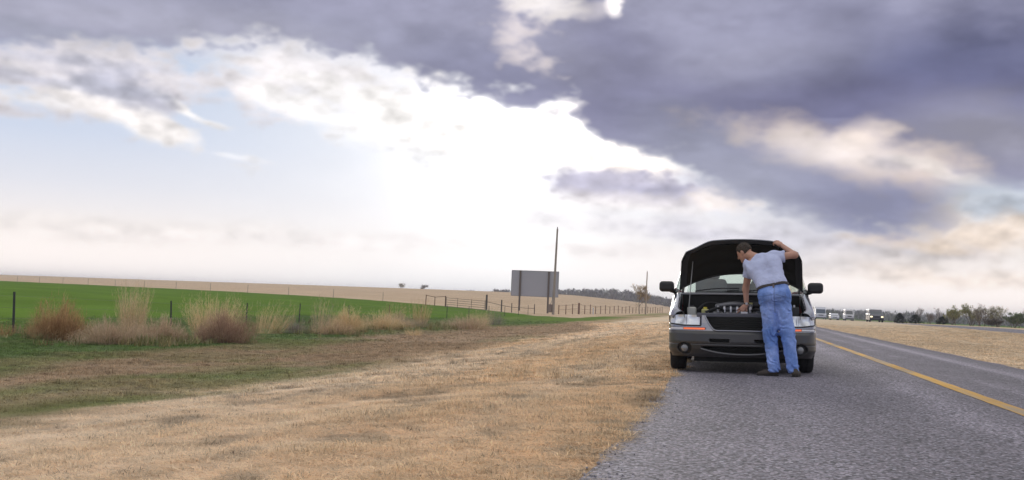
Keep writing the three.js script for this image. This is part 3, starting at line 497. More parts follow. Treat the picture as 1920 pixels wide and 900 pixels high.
  part('subframe', box(1.12, 0.10, 0.85, 0, 0.20, -0.78, 0.03), blackMatte, van);
  part('fuel_tank', box(1.0, 0.12, 0.95, -0.1, 0.20, -2.55, 0.04), blackMatte, van);
  part('spare_wheel', new THREE.CylinderGeometry(0.32, 0.32, 0.17, 24).translate(0, 0.235, -4.18), rubber, van);
  part('rear_axle', rod([V(-0.72, 0.26, -3.72), V(0.72, 0.26, -3.72)], 0.06, 8), blackMatte, van);
  part('exhaust', joined([rod([V(0.3, 0.19, -1.3), V(0.38, 0.19, -3.2)], 0.035, 8), box(0.24, 0.14, 0.7, 0.45, 0.21, -3.25, 0.05)]), darkSteel, van);
  part('firewall', sheet(24, 6, (u, v) => { const x = lerp(-0.80, 0.80, u); return [x, lerp(0.33, 1.05, v), footZ(x) + 0.13]; }), blackMatte, van);
  part('dashboard', box(1.6, 0.34, 0.42, 0, 0.90, -1.72, 0.08), std([0.10, 0.10, 0.105], 0.8), van);
  for (const s of [-1, 1]) { const st = part('seat', joined([box(0.5, 0.18, 0.5, s * 0.42, 0.62, -2.35, 0.06), box(0.48, 0.66, 0.16, s * 0.42, 0.98, -2.62, 0.07)]), std([0.16, 0.155, 0.15], 0.9), van); part('headrest', box(0.26, 0.18, 0.1, s * 0.42, 1.40, -2.66, 0.04), std([0.16, 0.155, 0.15], 0.9), st); }
  part('rear_bench', joined([box(1.3, 0.18, 0.5, 0, 0.62, -3.45, 0.06), box(1.3, 0.62, 0.16, 0, 0.96, -3.72, 0.07)]), std([0.16, 0.155, 0.15], 0.9), van);
  part('steering_wheel', new THREE.TorusGeometry(0.18, 0.015, 8, 24).rotateX(-0.5).translate(0.42, 1.06, -1.98), blackTrim, van);
  // engine bay
  const bay = part('radiator_support', joined([box(1.18, 0.055, 0.16, 0, 0.765, -0.255, 0.012), box(1.50, 0.05, 0.12, 0, 0.735, -0.36, 0.012), box(0.07, 0.035, 0.10, 0, 0.80, -0.23, 0.008)]), std([0.10, 0.10, 0.12], 0.5), van);
  part('hood_latch', box(0.09, 0.03, 0.05, 0.03, 0.80, -0.20, 0.006), steel, bay);
  part('radiator', box(0.95, 0.40, 0.05, 0, 0.52, -0.34), blackMatte, van);
  part('engine', joined([box(0.62, 0.40, 0.42, -0.08, 0.62, -0.74, 0.05), box(0.50, 0.09, 0.30, -0.10, 0.86, -0.72, 0.03), rod([V(-0.34, 0.88, -0.60), V(-0.1, 0.915, -0.56), V(0.14, 0.88, -0.60)], 0.035, 10), box(0.16, 0.12, 0.12, 0.26, 0.80, -0.62, 0.02)]), darkSteel, van);
  const en = part('intake_manifold', box(0.50, 0.05, 0.07, -0.10, 0.885, -0.63, 0.02), steel, van);
  for (let i = 0; i < 6; i++) part('intake_runner', rod([V(-0.31 + i * 0.085, 0.80, -0.52), V(-0.31 + i * 0.085, 0.865, -0.53), V(-0.31 + i * 0.085, 0.885, -0.60)], 0.02, 8), steel, en);
  part('oil_cap', new THREE.CylinderGeometry(0.03, 0.03, 0.03, 14).translate(0.12, 0.925, -0.66), yellowPlastic, en);
  part('air_box', joined([box(0.30, 0.22, 0.34, 0.52, 0.78, -0.66, 0.03), rod([V(0.40, 0.86, -0.66), V(0.28, 0.90, -0.68), V(0.16, 0.90, -0.70)], 0.045, 10)]), blackTrim, van);
  const bat = part('battery', box(0.24, 0.19, 0.19, 0.62, 0.79, -0.42, 0.012), std([0.03, 0.03, 0.032], 0.5), van);
  for (const x of [0.56, 0.68]) part('terminal', new THREE.CylinderGeometry(0.012, 0.014, 0.03, 10).translate(x, 0.90, -0.40), steel, bat);
  const rs = part('coolant_reservoir', box(0.12, 0.14, 0.12, -0.66, 0.80, -0.50, 0.025), whitePlastic, van);
  part('cap', new THREE.CylinderGeometry(0.032, 0.032, 0.03, 14).translate(-0.66, 0.88, -0.50), blackTrim, rs);
  const ws = part('washer_bottle', box(0.10, 0.09, 0.10, -0.48, 0.80, -0.46, 0.02), yellowPlastic, van);
  part('cap', new THREE.CylinderGeometry(0.025, 0.025, 0.03, 14).translate(-0.48, 0.855, -0.46), std([0.6, 0.5, 0.05], 0.5), ws);
  for (const p of [[V(-0.48, 0.80, -0.40), V(-0.30, 0.86, -0.44), V(-0.22, 0.80, -0.54)], [V(0.34, 0.80, -0.38), V(0.2, 0.85, -0.44), V(0.12, 0.82, -0.56)], [V(-0.6, 0.82, -0.62), V(-0.45, 0.93, -0.85), V(-0.2, 0.9, -0.9)], [V(0.4, 0.9, -0.85), V(0.1, 0.96, -0.92), V(-0.2, 0.93, -0.86)]]) part('hose', rod(p, 0.017, 8), rubber, van);
  // raised hood: hinged at the screen, liner below
  const HA = 45 * RAD, hinge = [0, 1.085, -1.30];
  const hoodAt = (u, v, off) => {                                  // along the panel from the screen to the nose
    const k = u * 2 - 1, a = Math.abs(k), rear = 0.03 + 0.27 * (1 - Math.pow(a, 2.1)), tip = 0.955 - 0.05 * a * a - 0.125 * ss(0.50, 0.98, a);
    const l = lerp(rear, tip, v), hw = lerp(0.855, 0.805, v) - 0.05 * Math.pow(ss(0.55, 1, v), 2), x = k * hw, bow = -0.055 * k * k - 0.02 * Math.pow(v, 4) + 0.02 * Math.sin(v * Math.PI) - 0.02 * ss(0.93, 1, a);
    const n = bow - off;
    return [x, hinge[1] + 0.06 + l * Math.sin(HA) + n * Math.cos(HA), hinge[2] + l * Math.cos(HA) - n * Math.sin(HA)];
  };
  const hood = part('hood', joined([sheet(40, 30, (u, v) => hoodAt(u, v, 0)), sheet(40, 1, (u, v) => hoodAt(u, 1, v * 0.014)), sheet(40, 1, (u, v) => hoodAt(u, 0, v * 0.03))]), paint, van);
  for (const k of [0, 1]) part('hood_edge', sheet(2, 30, (u, v) => { const p = hoodAt(k, v, -0.004 + u * 0.036); p[0] += (k ? 1 : -1) * 0.006; return p; }), blackMatte, hood);
  part('hood_frame', joined([sheet(40, 3, (u, v) => hoodAt(0.02 + 0.96 * u, 0.90 + 0.10 * v, 0.036 - 0.022 * v)), sheet(40, 3, (u, v) => hoodAt(0.02 + 0.96 * u, 0.07 * v, 0.031)), sheet(3, 30, (u, v) => hoodAt(0.005 + 0.06 * u, v, 0.031)), sheet(3, 30, (u, v) => hoodAt(0.995 - 0.06 * u, v, 0.031))]), std([0.05, 0.05, 0.052], 0.55), hood);
  part('hood_liner', sheet(36, 24, (u, v) => { const q = 0.05 * (1 - (2 * u - 1) ** 8) * 0.25; const pad = 0.022 * Math.abs(Math.sin(u * Math.PI * 4)) * Math.abs(Math.sin(v * Math.PI * 2.5 + 0.4)); return hoodAt(0.055 + 0.89 * u, 0.06 + 0.85 * v, 0.030 + q + pad); }), std([0.016, 0.015, 0.012], 0.95), hood);
  { const p = hoodAt(0.10, 0.62, 0.04); part('hood_prop', rod([V(-0.70, 0.85, -0.42), V(p[0], p[1], p[2])], 0.006, 6), std([0.2, 0.2, 0.2], 0.5), hood); }
  for (const s of [-1, 1]) part('hinge', rod([V(s * 0.80, 1.03, -1.27), V(s * 0.805, 1.10, -1.22), V(s * 0.80, 1.19, -1.17)], 0.014, 6), darkSteel, hood);
  // mirrors
  for (const s of [-1, 1]) {
    const m = part('side_mirror', joined([new RoundedBoxGeometry(0.215, 0.155, 0.13, 4, 0.05).translate(s * 1.055, 1.165, -1.60), limb([[s * 0.90, 1.085, -1.62, 0.04], [s * 0.95, 1.10, -1.61, 0.035], [s * 1.0, 1.115, -1.60, 0.035]], 8)]), blackTrim, van);
    part('mirror_glass', box(0.18, 0.12, 0.006, s * 1.055, 1.165, -1.668, 0.002), chrome, m);
  }
  // wheels
  const tyreShape = new THREE.LatheGeometry([[0.19, -0.085], [0.23, -0.10], [0.30, -0.106], [0.322, -0.092], [0.331, -0.06], [0.333, -0.022], [0.327, -0.02], [0.327, -0.012], [0.333, -0.01], [0.333, 0.01], [0.327, 0.012], [0.327, 0.02], [0.333, 0.022], [0.331, 0.06], [0.322, 0.092], [0.30, 0.106], [0.23, 0.10], [0.19, 0.085]].map(([a, b]) => new THREE.Vector2(a, b)), 40).rotateZ(Math.PI / 2);
  const rimShape = new THREE.LatheGeometry([[0, 0.06], [0.03, 0.07], [0.05, 0.055], [0.10, 0.05], [0.15, 0.065], [0.185, 0.085], [0.195, 0.09], [0.195, -0.09]].map(([a, b]) => new THREE.Vector2(a, b)), 30).rotateZ(-Math.PI / 2);
  for (const ax of [AX, RX]) for (const s of [-1, 1]) {
    const w = new THREE.Group(); w.name = 'wheel'; w.position.set(s * 0.845, 0.333, ax); van.add(w);
    part('tyre', tyreShape, rubber, w); part('rim', rimShape.clone().rotateY(s > 0 ? 0 : Math.PI), std([0.5, 0.5, 0.52], 0.3, { metalness: 0.9 }), w);
  }
}
// ---------------------------------------------------------------- the man leaning into the engine bay
// naive surface nets: a closed mesh of a distance field on a grid
function iso(sdf, lo, hi, cell, tint) {
  const n = [0, 1, 2].map((k) => Math.ceil((hi[k] - lo[k]) / cell) + 1), [nx, ny, nz] = n, F = new Float32Array(nx * ny * nz);
  let o = 0;
  for (let k = 0; k < nz; k++) for (let j = 0; j < ny; j++) for (let i = 0; i < nx; i++) F[o++] = sdf(lo[0] + i * cell, lo[1] + j * cell, lo[2] + k * cell);
  const id = new Int32Array(nx * ny * nz).fill(-1), p = [], nrm = [], col = [], ix = [], at = (i, j, k) => (k * ny + j) * nx + i, e = cell * 0.5;
  for (let k = 0; k < nz - 1; k++) for (let j = 0; j < ny - 1; j++) for (let i = 0; i < nx - 1; i++) {
    let m = 0, sx = 0, sy = 0, sz = 0, c = 0; const f = [];
    for (let b = 0; b < 8; b++) { const v = F[at(i + (b & 1), j + ((b >> 1) & 1), k + (b >> 2))]; f.push(v); if (v < 0) m |= 1 << b; }
    if (m === 0 || m === 255) continue;
    for (let a = 0; a < 8; a++) for (const bit of [1, 2, 4]) { const b = a | bit; if (b === a || (f[a] < 0) === (f[b] < 0)) continue; const t = f[a] / (f[a] - f[b]); sx += (a & 1) + (bit === 1 ? t : 0); sy += ((a >> 1) & 1) + (bit === 2 ? t : 0); sz += (a >> 2) + (bit === 4 ? t : 0); c++; }
    const x = lo[0] + (i + sx / c) * cell, y = lo[1] + (j + sy / c) * cell, z = lo[2] + (k + sz / c) * cell;
    id[at(i, j, k)] = p.length / 3; p.push(x, y, z);
    const gx = sdf(x + e, y, z) - sdf(x - e, y, z), gy = sdf(x, y + e, z) - sdf(x, y - e, z), gz = sdf(x, y, z + e) - sdf(x, y, z - e), l = Math.hypot(gx, gy, gz) || 1;
    nrm.push(gx / l, gy / l, gz / l);
    if (tint) col.push(...tint(x, y, z));
  }
  const quad = (a, b, c, d, flip) => { if (a < 0 || b < 0 || c < 0 || d < 0) return; if (flip) ix.push(a, c, b, a, d, c); else ix.push(a, b, c, a, c, d); };
  for (let k = 1; k < nz - 1; k++) for (let j = 1; j < ny - 1; j++) for (let i = 1; i < nx - 1; i++) {
    const s = F[at(i, j, k)] < 0;
    if (s !== F[at(i + 1, j, k)] < 0) quad(id[at(i, j - 1, k - 1)], id[at(i, j, k - 1)], id[at(i, j, k)], id[at(i, j - 1, k)], !s);
    if (s !== F[at(i, j + 1, k)] < 0) quad(id[at(i - 1, j, k - 1)], id[at(i - 1, j, k)], id[at(i, j, k)], id[at(i, j, k - 1)], !s);
    if (s !== F[at(i, j, k + 1)] < 0) quad(id[at(i - 1, j - 1, k)], id[at(i, j - 1, k)], id[at(i, j, k)], id[at(i - 1, j, k)], !s);
  }
  const g = new THREE.BufferGeometry();
  g.setAttribute('position', new THREE.Float32BufferAttribute(p, 3)); g.setAttribute('normal', new THREE.Float32BufferAttribute(nrm, 3)); if (tint) g.setAttribute('color', new THREE.Float32BufferAttribute(col, 3)); g.setIndex(ix);
  return g;
}
const smin = (a, b, k) => { const h = clamp(0.5 + (0.5 * (b - a)) / k, 0, 1); return lerp(b, a, h) - k * h * (1 - h); };
function cone(x, y, z, a, b) {                                     // tapered capsule between [x, y, z, radius] joints
  const ux = b[0] - a[0], uy = b[1] - a[1], uz = b[2] - a[2], px = x - a[0], py = y - a[1], pz = z - a[2], t = clamp((px * ux + py * uy + pz * uz) / (ux * ux + uy * uy + uz * uz || 1), 0, 1);
  return Math.hypot(px - ux * t, py - uy * t, pz - uz * t) - lerp(a[3], b[3], t);
}
const chain = (list, k) => (x, y, z) => { let d = 9; for (const [a, b] of list) d = smin(d, cone(x, y, z, a, b), k); return d; };
const person = new THREE.Group(); person.name = 'person'; person.position.set(0.62, roadY(0.62), -14.08);
tag(person, 'person in pale blue t-shirt and jeans leaning under the raised hood', 'person'); scene.add(person);
{
  const O = person.position, J = (x, y, z, r) => [x - O.x, y - O.y, z - O.z, r];
  const hipL = J(0.425, 0.965, -14.15, 0.10), hipR = J(0.585, 0.985, -14.15, 0.10), kneeL = J(0.465, 0.52, -14.17, 0.062), kneeR = J(0.675, 0.54, -14.13, 0.062), ankL = J(0.525, 0.065, -14.085, 0.042), ankR = J(0.762, 0.065, -14.06, 0.042);
  const waistL = J(0.405, 1.09, -14.21, 0.098), waistR = J(0.555, 1.125, -14.20, 0.098), ribL = J(0.29, 1.30, -14.45, 0.105), ribR = J(0.47, 1.375, -14.39, 0.105);
  const shL = J(0.195, 1.385, -14.60, 0.068), shR = J(0.495, 1.49, -14.495, 0.068), elL = J(0.15, 1.06, -14.70, 0.042), wrL = J(0.166, 0.842, -14.675, 0.029), elR = J(0.768, 1.53, -14.55, 0.042), wrR = J(0.61, 1.665, -14.77, 0.029);
  const neck0 = J(0.33, 1.455, -14.56, 0.07), neck1 = J(0.185, 1.515, -14.675, 0.056), head = J(0.115, 1.555, -14.715, 0.085);
  const spineTop = J(0.345, 1.425, -14.55, 0.09);
  const re = (j, r) => [j[0], j[1], j[2], r], P = (x, y, z) => [x - O.x, y - O.y, z - O.z];
  // ---- bare figure
  const torsoBones = (g) => [[re(waistL, waistL[3] + g), re(ribL, ribL[3] + g)], [re(waistR, waistR[3] + g), re(ribR, ribR[3] + g)], [re(waistL, 0.095 + g), re(waistR, 0.095 + g)], [re(ribL, 0.10 + g), re(shL, 0.06 + g)], [re(ribR, 0.10 + g), re(shR, 0.06 + g)], [re(shL, 0.062 + g), re(spineTop, 0.085 + g)], [re(shR, 0.062 + g), re(spineTop, 0.085 + g)], [re(ribL, 0.10 + g), re(ribR, 0.10 + g)]];
  const bodyField = chain([...torsoBones(-0.012), [neck0, neck1], [waistL, hipL], [waistR, hipR], [hipL, kneeL], [kneeL, ankL], [hipR, kneeR], [kneeR, ankR], [re(shL, 0.06), re(elL, 0.043)], [re(elL, 0.043), wrL], [re(shR, 0.06), re(elR, 0.043)], [re(elR, 0.043), wrR], [neck1, re(head, 0.06)]], 0.03);
  const skinTone = (x, y, z) => { const n = fbm(x * 30, y * 30, z * 30, 3); return [0.50 * (1 + 0.18 * n), 0.27 * (1 + 0.14 * n), 0.19 * (1 + 0.14 * n)]; };
  const bodyGeo = iso(bodyField, P(0, -0.04, -14.92), P(0.93, 1.82, -13.92), 0.0125, skinTone);
  // ---- head, in its own axes: f where the face points, u to the crown, s to the left ear
  const f = V(-0.72, -0.50, -0.42).normalize(), s0 = V(0.36, -0.02, -0.93), sv = s0.sub(f.clone().multiplyScalar(s0.dot(f))).normalize(), uv = V(0, 0, 0).crossVectors(f, sv).normalize(); if (uv.y < 0) uv.negate();
  const hp = (x, y, z) => { const a = x - head[0], b = y - head[1], c = z - head[2]; return [a * f.x + b * f.y + c * f.z, a * uv.x + b * uv.y + c * uv.z, a * sv.x + b * sv.y + c * sv.z]; };
  const ell = (a, b, c, ca, cb, cc, ra, rb, rc) => { const k = Math.hypot((a - ca) / ra, (b - cb) / rb, (c - cc) / rc); return (k - 1) * Math.min(ra, rb, rc); };
  const headField = (x, y, z) => {
    const [a, b, c] = hp(x, y, z), w = Math.abs(c);
    let d = ell(a, b, c, -0.012, 0.025, 0, 0.100, 0.095, 0.078);
    d = smin(d, ell(a, b, c, 0.038, -0.035, 0, 0.058, 0.085, 0.058), 0.03);
    d = smin(d, cone(a, b, w, [0.0, -0.055, 0.045, 0.022], [0.075, -0.098, 0.012, 0.02]), 0.025);
    d = smin(d, cone(a, b, c, [0.088, 0.012, 0, 0.010], [0.112, -0.032, 0, 0.013]), 0.012);
    d = smin(d, cone(a, b, w, [0.082, 0.02, 0.012, 0.008], [0.07, 0.018, 0.048, 0.008]), 0.012);
    d = -smin(-d, Math.hypot(a - 0.098, b - 0.0, w - 0.032) - 0.014, 0.012);
    d = smin(d, Math.hypot(a - 0.082, b - 0.0, w - 0.031) - 0.012, 0.003);
    d = smin(d, cone(a, b, w, [0.094, -0.060, 0.0, 0.007], [0.085, -0.060, 0.022, 0.004]), 0.006);
    d = smin(d, ell(a, b, w, -0.008, -0.008, 0.080, 0.022, 0.032, 0.010), 0.008);
    return smin(d, cone(x, y, z, neck1, re(head, 0.05)), 0.025);
  };
  const hb = [head[0], head[1], head[2]];
  const headGeo = iso(headField, hb.map((v) => v - 0.165), hb.map((v) => v + 0.165), 0.0042, skinTone);
  // ---- hands: palm, four fingers and a thumb, each a chain of its own
  function hand(wrist, dir, palmN, thumbSide, curls, spread) {
    const d = V(...dir).normalize(), n = V(...palmN); n.sub(d.clone().multiplyScalar(n.dot(d))).normalize(); const t = V(0, 0, 0).crossVectors(d, n).multiplyScalar(thumbSide), w = V(wrist[0], wrist[1], wrist[2]);
    const pt = (a, b, c, r) => { const q = w.clone().addScaledVector(d, a).addScaledVector(t, b).addScaledVector(n, c); return [q.x, q.y, q.z, r]; };
    const soft = [[re(wrist, 0.027), pt(0.03, 0.0, 0, 0.024)], [pt(0.03, 0.018, 0, 0.018), pt(0.085, 0.028, 0, 0.013)], [pt(0.03, 0.0, 0, 0.019), pt(0.09, 0.008, 0, 0.013)], [pt(0.03, -0.012, 0, 0.018), pt(0.086, -0.012, 0, 0.013)], [pt(0.03, -0.02, 0, 0.017), pt(0.078, -0.030, 0, 0.012)]];
    const fingers = [];
    const lens = [[0.085, 0.029, 0.040, 0.024, 0.019], [0.090, 0.009, 0.045, 0.028, 0.021], [0.086, -0.011, 0.041, 0.026, 0.020], [0.078, -0.030, 0.032, 0.019, 0.017]];
    lens.forEach(([a, b, ...seg], i) => { let ang = curls[i] * 0.6, pa = a, pc = 0, pb = b; const fan = (b / 0.03) * spread; seg.forEach((l, k) => { const na = pa + Math.cos(ang) * l, nc = pc + Math.sin(ang) * l, nb = pb + fan * l; fingers.push([pt(pa, pb, pc, 0.0092 - k * 0.0008), pt(na, nb, nc, 0.0084 - k * 0.0008)]); pa = na; pc = nc; pb = nb; ang += curls[i]; }); });
    const c = curls[4]; fingers.push([pt(0.022, 0.022, 0.004, 0.014), pt(0.052, 0.050, 0.012 + 0.01 * c, 0.011)], [pt(0.052, 0.050, 0.012 + 0.01 * c, 0.011), pt(0.086, 0.058, 0.016 + 0.03 * c, 0.0088)]);
    const palm = chain(soft, 0.02);
    const field = (x, y, z) => { let m = palm(x, y, z); for (const [a, b] of fingers) m = smin(m, cone(x, y, z, a, b), 0.006); return m; };
    const c0 = w.clone().addScaledVector(d, 0.085);
    return iso(field, [c0.x - 0.135, c0.y - 0.135, c0.z - 0.135], [c0.x + 0.135, c0.y + 0.135, c0.z + 0.135], 0.0034, skinTone);
  }
  const handL = hand(wrL, [-0.62, -0.66, 0.25], [-0.2, -0.5, -0.85], 1, [0.18, 0.28, 0.36, 0.42, 0.2], 0.25);
  const handR = hand(wrR, [-0.76, 0.50, -0.40], [-0.25, -0.55, -0.80], -1, [0.75, 0.78, 0.80, 0.82, 0.6], 0.08);
  const skin = new THREE.MeshPhysicalMaterial({ vertexColors: true, roughness: 0.55, side: THREE.DoubleSide, sheen: 0.2, sheenColor: rgb(0.6, 0.3, 0.2) });
  part('body', mergeGeometries([bodyGeo, headGeo, handL, handR]), skin, person);
  // ---- hair, cut short
  const hairField = (x, y, z) => {
    const [a, b, c] = hp(x, y, z), n = fbm(a * 60, b * 60, c * 60, 3) * 0.010 + fbm(a * 190, b * 190, c * 190, 2) * 0.005;
    const d = ell(a, b, c, -0.012, 0.025, 0, 0.107, 0.104, 0.085) - n, line = a * 0.9 - b * 0.62 - 0.020 + 0.2 * n, nape = -0.060 - b - a * 0.45, ear = 0.026 - Math.hypot(a + 0.004, (b + 0.018) * 0.8);
    return Math.max(d, line, nape, Math.abs(c) > 0.06 ? ear : -1);
  };
  part('hair', iso(hairField, hb.map((v) => v - 0.15), hb.map((v) => v + 0.15), 0.0042, (x, y, z) => { const n = 1 + 0.5 * fbm(x * 120, y * 60, z * 120, 2); return [0.042 * n, 0.028 * n, 0.018 * n]; }), std([1, 1, 1], 0.7, { vertexColors: true }), person);
  // ---- t-shirt, tucked in at the belt
  const axis = V(spineTop[0] - (waistL[0] + waistR[0]) / 2, spineTop[1] - (waistL[1] + waistR[1]) / 2, spineTop[2] - (waistL[2] + waistR[2]) / 2).normalize();
  const beltC = P(0.478, 1.085, -14.19), beltN = V(-0.22, 0.93, -0.28).normalize();
  const above = (x, y, z) => (x - beltC[0]) * beltN.x + (y - beltC[1]) * beltN.y + (z - beltC[2]) * beltN.z;
  const torsoField = chain(torsoBones(0.014), 0.055);
  const sleeve = (sh, el, cut, r0, r1) => { const d = V(el[0] - sh[0], el[1] - sh[1], el[2] - sh[2]), L = d.length(); d.normalize(); const end = [sh[0] + d.x * L * 0.8, sh[1] + d.y * L * 0.8, sh[2] + d.z * L * 0.8, r1]; return (x, y, z) => Math.max(cone(x, y, z, re(sh, r0), end), (x - sh[0]) * d.x + (y - sh[1]) * d.y + (z - sh[2]) * d.z - L * cut); };
  const slL = sleeve(shL, elL, 0.52, 0.078, 0.070), slR = sleeve(shR, elR, 0.50, 0.080, 0.078);
  const neckDir = V(neck1[0] - neck0[0], neck1[1] - neck0[1], neck1[2] - neck0[2]).normalize();
  const alongNeck = (x, y, z) => (x - neck0[0]) * neckDir.x + (y - neck0[1]) * neckDir.y + (z - neck0[2]) * neckDir.z;
  const folds = (x, y, z) => { const t = above(x, y, z), q = x * 0.8 + y * 0.5, low = ss(0.22, 0.0, t); return 0.020 * low * fbm(x * 24 + y * 8, y * 9, z * 20, 2) + 0.014 * Math.sin(q * 46 + 5 * fbm(x * 6, y * 6, z * 6, 2)) * ss(0.05, 0.3, t) * 0.6 * clamp(0.4 + fbm(x * 5 + 2, y * 5, z * 5, 2) * 1.6, 0, 1) + 0.010 * fbm(x * 12, y * 12, z * 12, 3); };
  const shirtField = (x, y, z) => {
    let d = smin(torsoField(x, y, z), slL(x, y, z), 0.03); d = smin(d, slR(x, y, z), 0.03);
    d = smin(d, cone(x, y, z, re(neck0, 0.085), [neck0[0] + neckDir.x * 0.05, neck0[1] + neckDir.y * 0.05, neck0[2] + neckDir.z * 0.05, 0.072]), 0.04);
    d -= folds(x, y, z);
    return Math.max(d, -0.012 - above(x, y, z), alongNeck(x, y, z) > 0.062 && Math.hypot(x - neck0[0] - neckDir.x * 0.08, y - neck0[1] - neckDir.y * 0.08, z - neck0[2] - neckDir.z * 0.08) < 0.13 ? alongNeck(x, y, z) - 0.062 : -1);
  };
  const cloth = (base, v, k) => (x, y, z) => { const n = 1 + v * fbm(x * k, y * k, z * k, 3); return [base[0] * n, base[1] * n, base[2] * n]; };
  const shirt = part('t_shirt', iso(shirtField, P(0.03, 1.0, -14.80), P(0.80, 1.68, -13.98), 0.0085, cloth([0.49, 0.53, 0.73], 0.10, 24)), new THREE.MeshPhysicalMaterial({ vertexColors: true, roughness: 0.9, side: THREE.DoubleSide, sheen: 0.3, sheenColor: rgb(0.5, 0.55, 0.7) }), person);
  // ---- jeans
  const jeansField0 = (() => {
    const c = chain([[re(waistL, 0.112), re(hipL, 0.112)], [re(waistR, 0.112), re(hipR, 0.112)], [re(hipL, 0.118), re(hipR, 0.118)], [re(waistL, 0.108), re(waistR, 0.108)]], 0.045);
    const seatL = J(0.42, 0.955, -14.10, 0.088), seatR = J(0.585, 0.975, -14.10, 0.088);
    const legL = chain([[re(hipL, 0.112), re(kneeL, 0.090)], [re(kneeL, 0.090), J(0.522, 0.04, -14.085, 0.076)]], 0.03), legR = chain([[re(hipR, 0.112), re(kneeR, 0.090)], [re(kneeR, 0.090), J(0.762, 0.04, -14.06, 0.076)]], 0.03);
    return (x, y, z) => { let d = smin(c(x, y, z), cone(x, y, z, seatL, seatL.slice()), 0.04); d = smin(d, cone(x, y, z, seatR, seatR.slice()), 0.04); const a = legL(x, y, z), b = legR(x, y, z); d = smin(d, a, 0.035); d = smin(d, b, 0.035); return d; };
  })();
  const creases = (x, y, z) => { const yy = y, knee = Math.exp(-(((yy - 0.52) / 0.16) ** 2)), hem = Math.exp(-(((yy - 0.10) / 0.11) ** 2)), seat = Math.exp(-(((yy - 0.86) / 0.12) ** 2)); const n = fbm(x * 9 + 4, yy * 9, z * 9, 2); return (0.012 * knee + 0.018 * hem + 0.010 * seat) * Math.sin(yy * 62 + x * 40 + n * 10) * (0.6 + n) + 0.014 * fbm(x * 11, yy * 6, z * 11, 3); };
  const jeansField = (x, y, z) => Math.max(jeansField0(x, y, z) - creases(x, y, z), above(x, y, z) - 0.004, 0.045 - y + 0.4 * (z + 0.02) * 0);
  const midX = (y) => lerp(0.6, 0.50, clamp(y, 0, 1)) - O.x;
  const denim = (x, y, z) => {                                     // washed cloth: pale on thigh and seat, dark along the seams
    const w = clamp(0.45 + 1.6 * fbm(x * 7 + 8, y * 4, z * 7, 3) + 0.25 * Math.sin(y * 70 + 8 * fbm(x * 8, y * 8, z * 8, 2)) * fbm(x * 4, y * 5, z * 4, 2), 0, 1), n = 1 + 0.3 * fbm(x * 70, y * 110, z * 70, 2);
    const seam = y > 0.80 ? Math.exp(-(((x - midX(y)) / 0.009) ** 2)) + Math.exp(-(((y - 1.04 + Math.abs(x - midX(y)) * 0.22) / 0.007) ** 2)) : 0, m = 1 - 0.4 * clamp(seam, 0, 1);
    return [lerp(0.13, 0.30, w) * n * m, lerp(0.235, 0.42, w) * n * m, lerp(0.56, 0.80, w) * n * m];
  };
  const jeans = part('jeans', iso(jeansField, P(0.26, -0.03, -14.36), P(0.90, 1.22, -13.90), 0.0095, denim), new THREE.MeshPhysicalMaterial({ vertexColors: true, roughness: 0.92, side: THREE.DoubleSide, sheen: 0.25, sheenColor: rgb(0.3, 0.4, 0.6) }), person);
  for (const [cx, cy] of [[0.418, 0.955], [0.585, 0.975]]) { const q = P(cx, cy, -14.0); part('back_pocket', iso((x, y, z) => Math.max(Math.abs(jeansField(x, y, z) - 0.003) - 0.003, Math.abs(x - q[0] + (y - q[1]) * 0.12) - 0.062, Math.abs(y - q[1]) - 0.068 + Math.abs(x - q[0]) * 0.3, q[2] - 0.13 - z), [q[0] - 0.1, q[1] - 0.1, q[2] - 0.16], [q[0] + 0.1, q[1] + 0.1, q[2] + 0.1], 0.005, (x, y, z) => denim(x, y, z).map((v) => v * 0.88)), jeans.material, jeans); }
  // ---- belt, shoes, watch
  const belt = part('belt', iso((x, y, z) => Math.max(Math.abs(jeansField0(x, y, z) - 0.004) - 0.006, Math.abs(above(x, y, z) - 0.002) - 0.019), P(0.24, 0.92, -14.40), P(0.74, 1.26, -13.98), 0.0068), std([0.035, 0.024, 0.02], 0.5), person);
  part('belt_loop', box(0.022, 0.05, 0.016, ...P(0.490, 1.095, -14.078), 0.005), std([0.20, 0.15, 0.13], 0.7), belt);
  function shoe(heel, toe, tintA) {
    const d = V(toe[0] - heel[0], 0, toe[2] - heel[2]), L = d.length(); d.normalize(); const s = V(-d.z, 0, d.x), gy0 = heel[1];
    const loc = (x, y, z) => [(x - heel[0]) * d.x + (z - heel[2]) * d.z, y - lerp(heel[1], toe[1], clamp(((x - heel[0]) * d.x + (z - heel[2]) * d.z) / L, 0, 1)), (x - heel[0]) * s.x + (z - heel[2]) * s.z];
    const upper = (x, y, z) => { const [a, b, c] = loc(x, y, z); let m = cone(a, b * 1.05, c * 1.05, [0.035, 0.05, 0, 0.042], [L * 0.62, 0.045, 0, 0.046]); m = smin(m, cone(a, b * 1.3, c, [L * 0.6, 0.042, 0, 0.045], [L - 0.03, 0.036, 0, 0.036]), 0.03); m = smin(m, cone(a, b, c, [0.04, 0.06, 0, 0.044], [0.055, 0.105, 0, 0.044]), 0.03); return Math.max(m - 0.003 * fbm(x * 40, y * 40, z * 40, 2), 0.012 - b, b - 0.118); };
    const sole = (x, y, z) => { const [a, b, c] = loc(x, y, z); return Math.max(Math.hypot(Math.max(0, Math.abs(a - L / 2) - L / 2 + 0.03), c * (1 + 0.12 * Math.cos((a / L) * 6.28))) - 0.043, b - 0.022, 0.001 - b); };
    const lo = [Math.min(heel[0], toe[0]) - 0.08, Math.min(heel[1], toe[1]) - 0.02, Math.min(heel[2], toe[2]) - 0.08], hi = [Math.max(heel[0], toe[0]) + 0.08, heel[1] + 0.16, Math.max(heel[2], toe[2]) + 0.08];
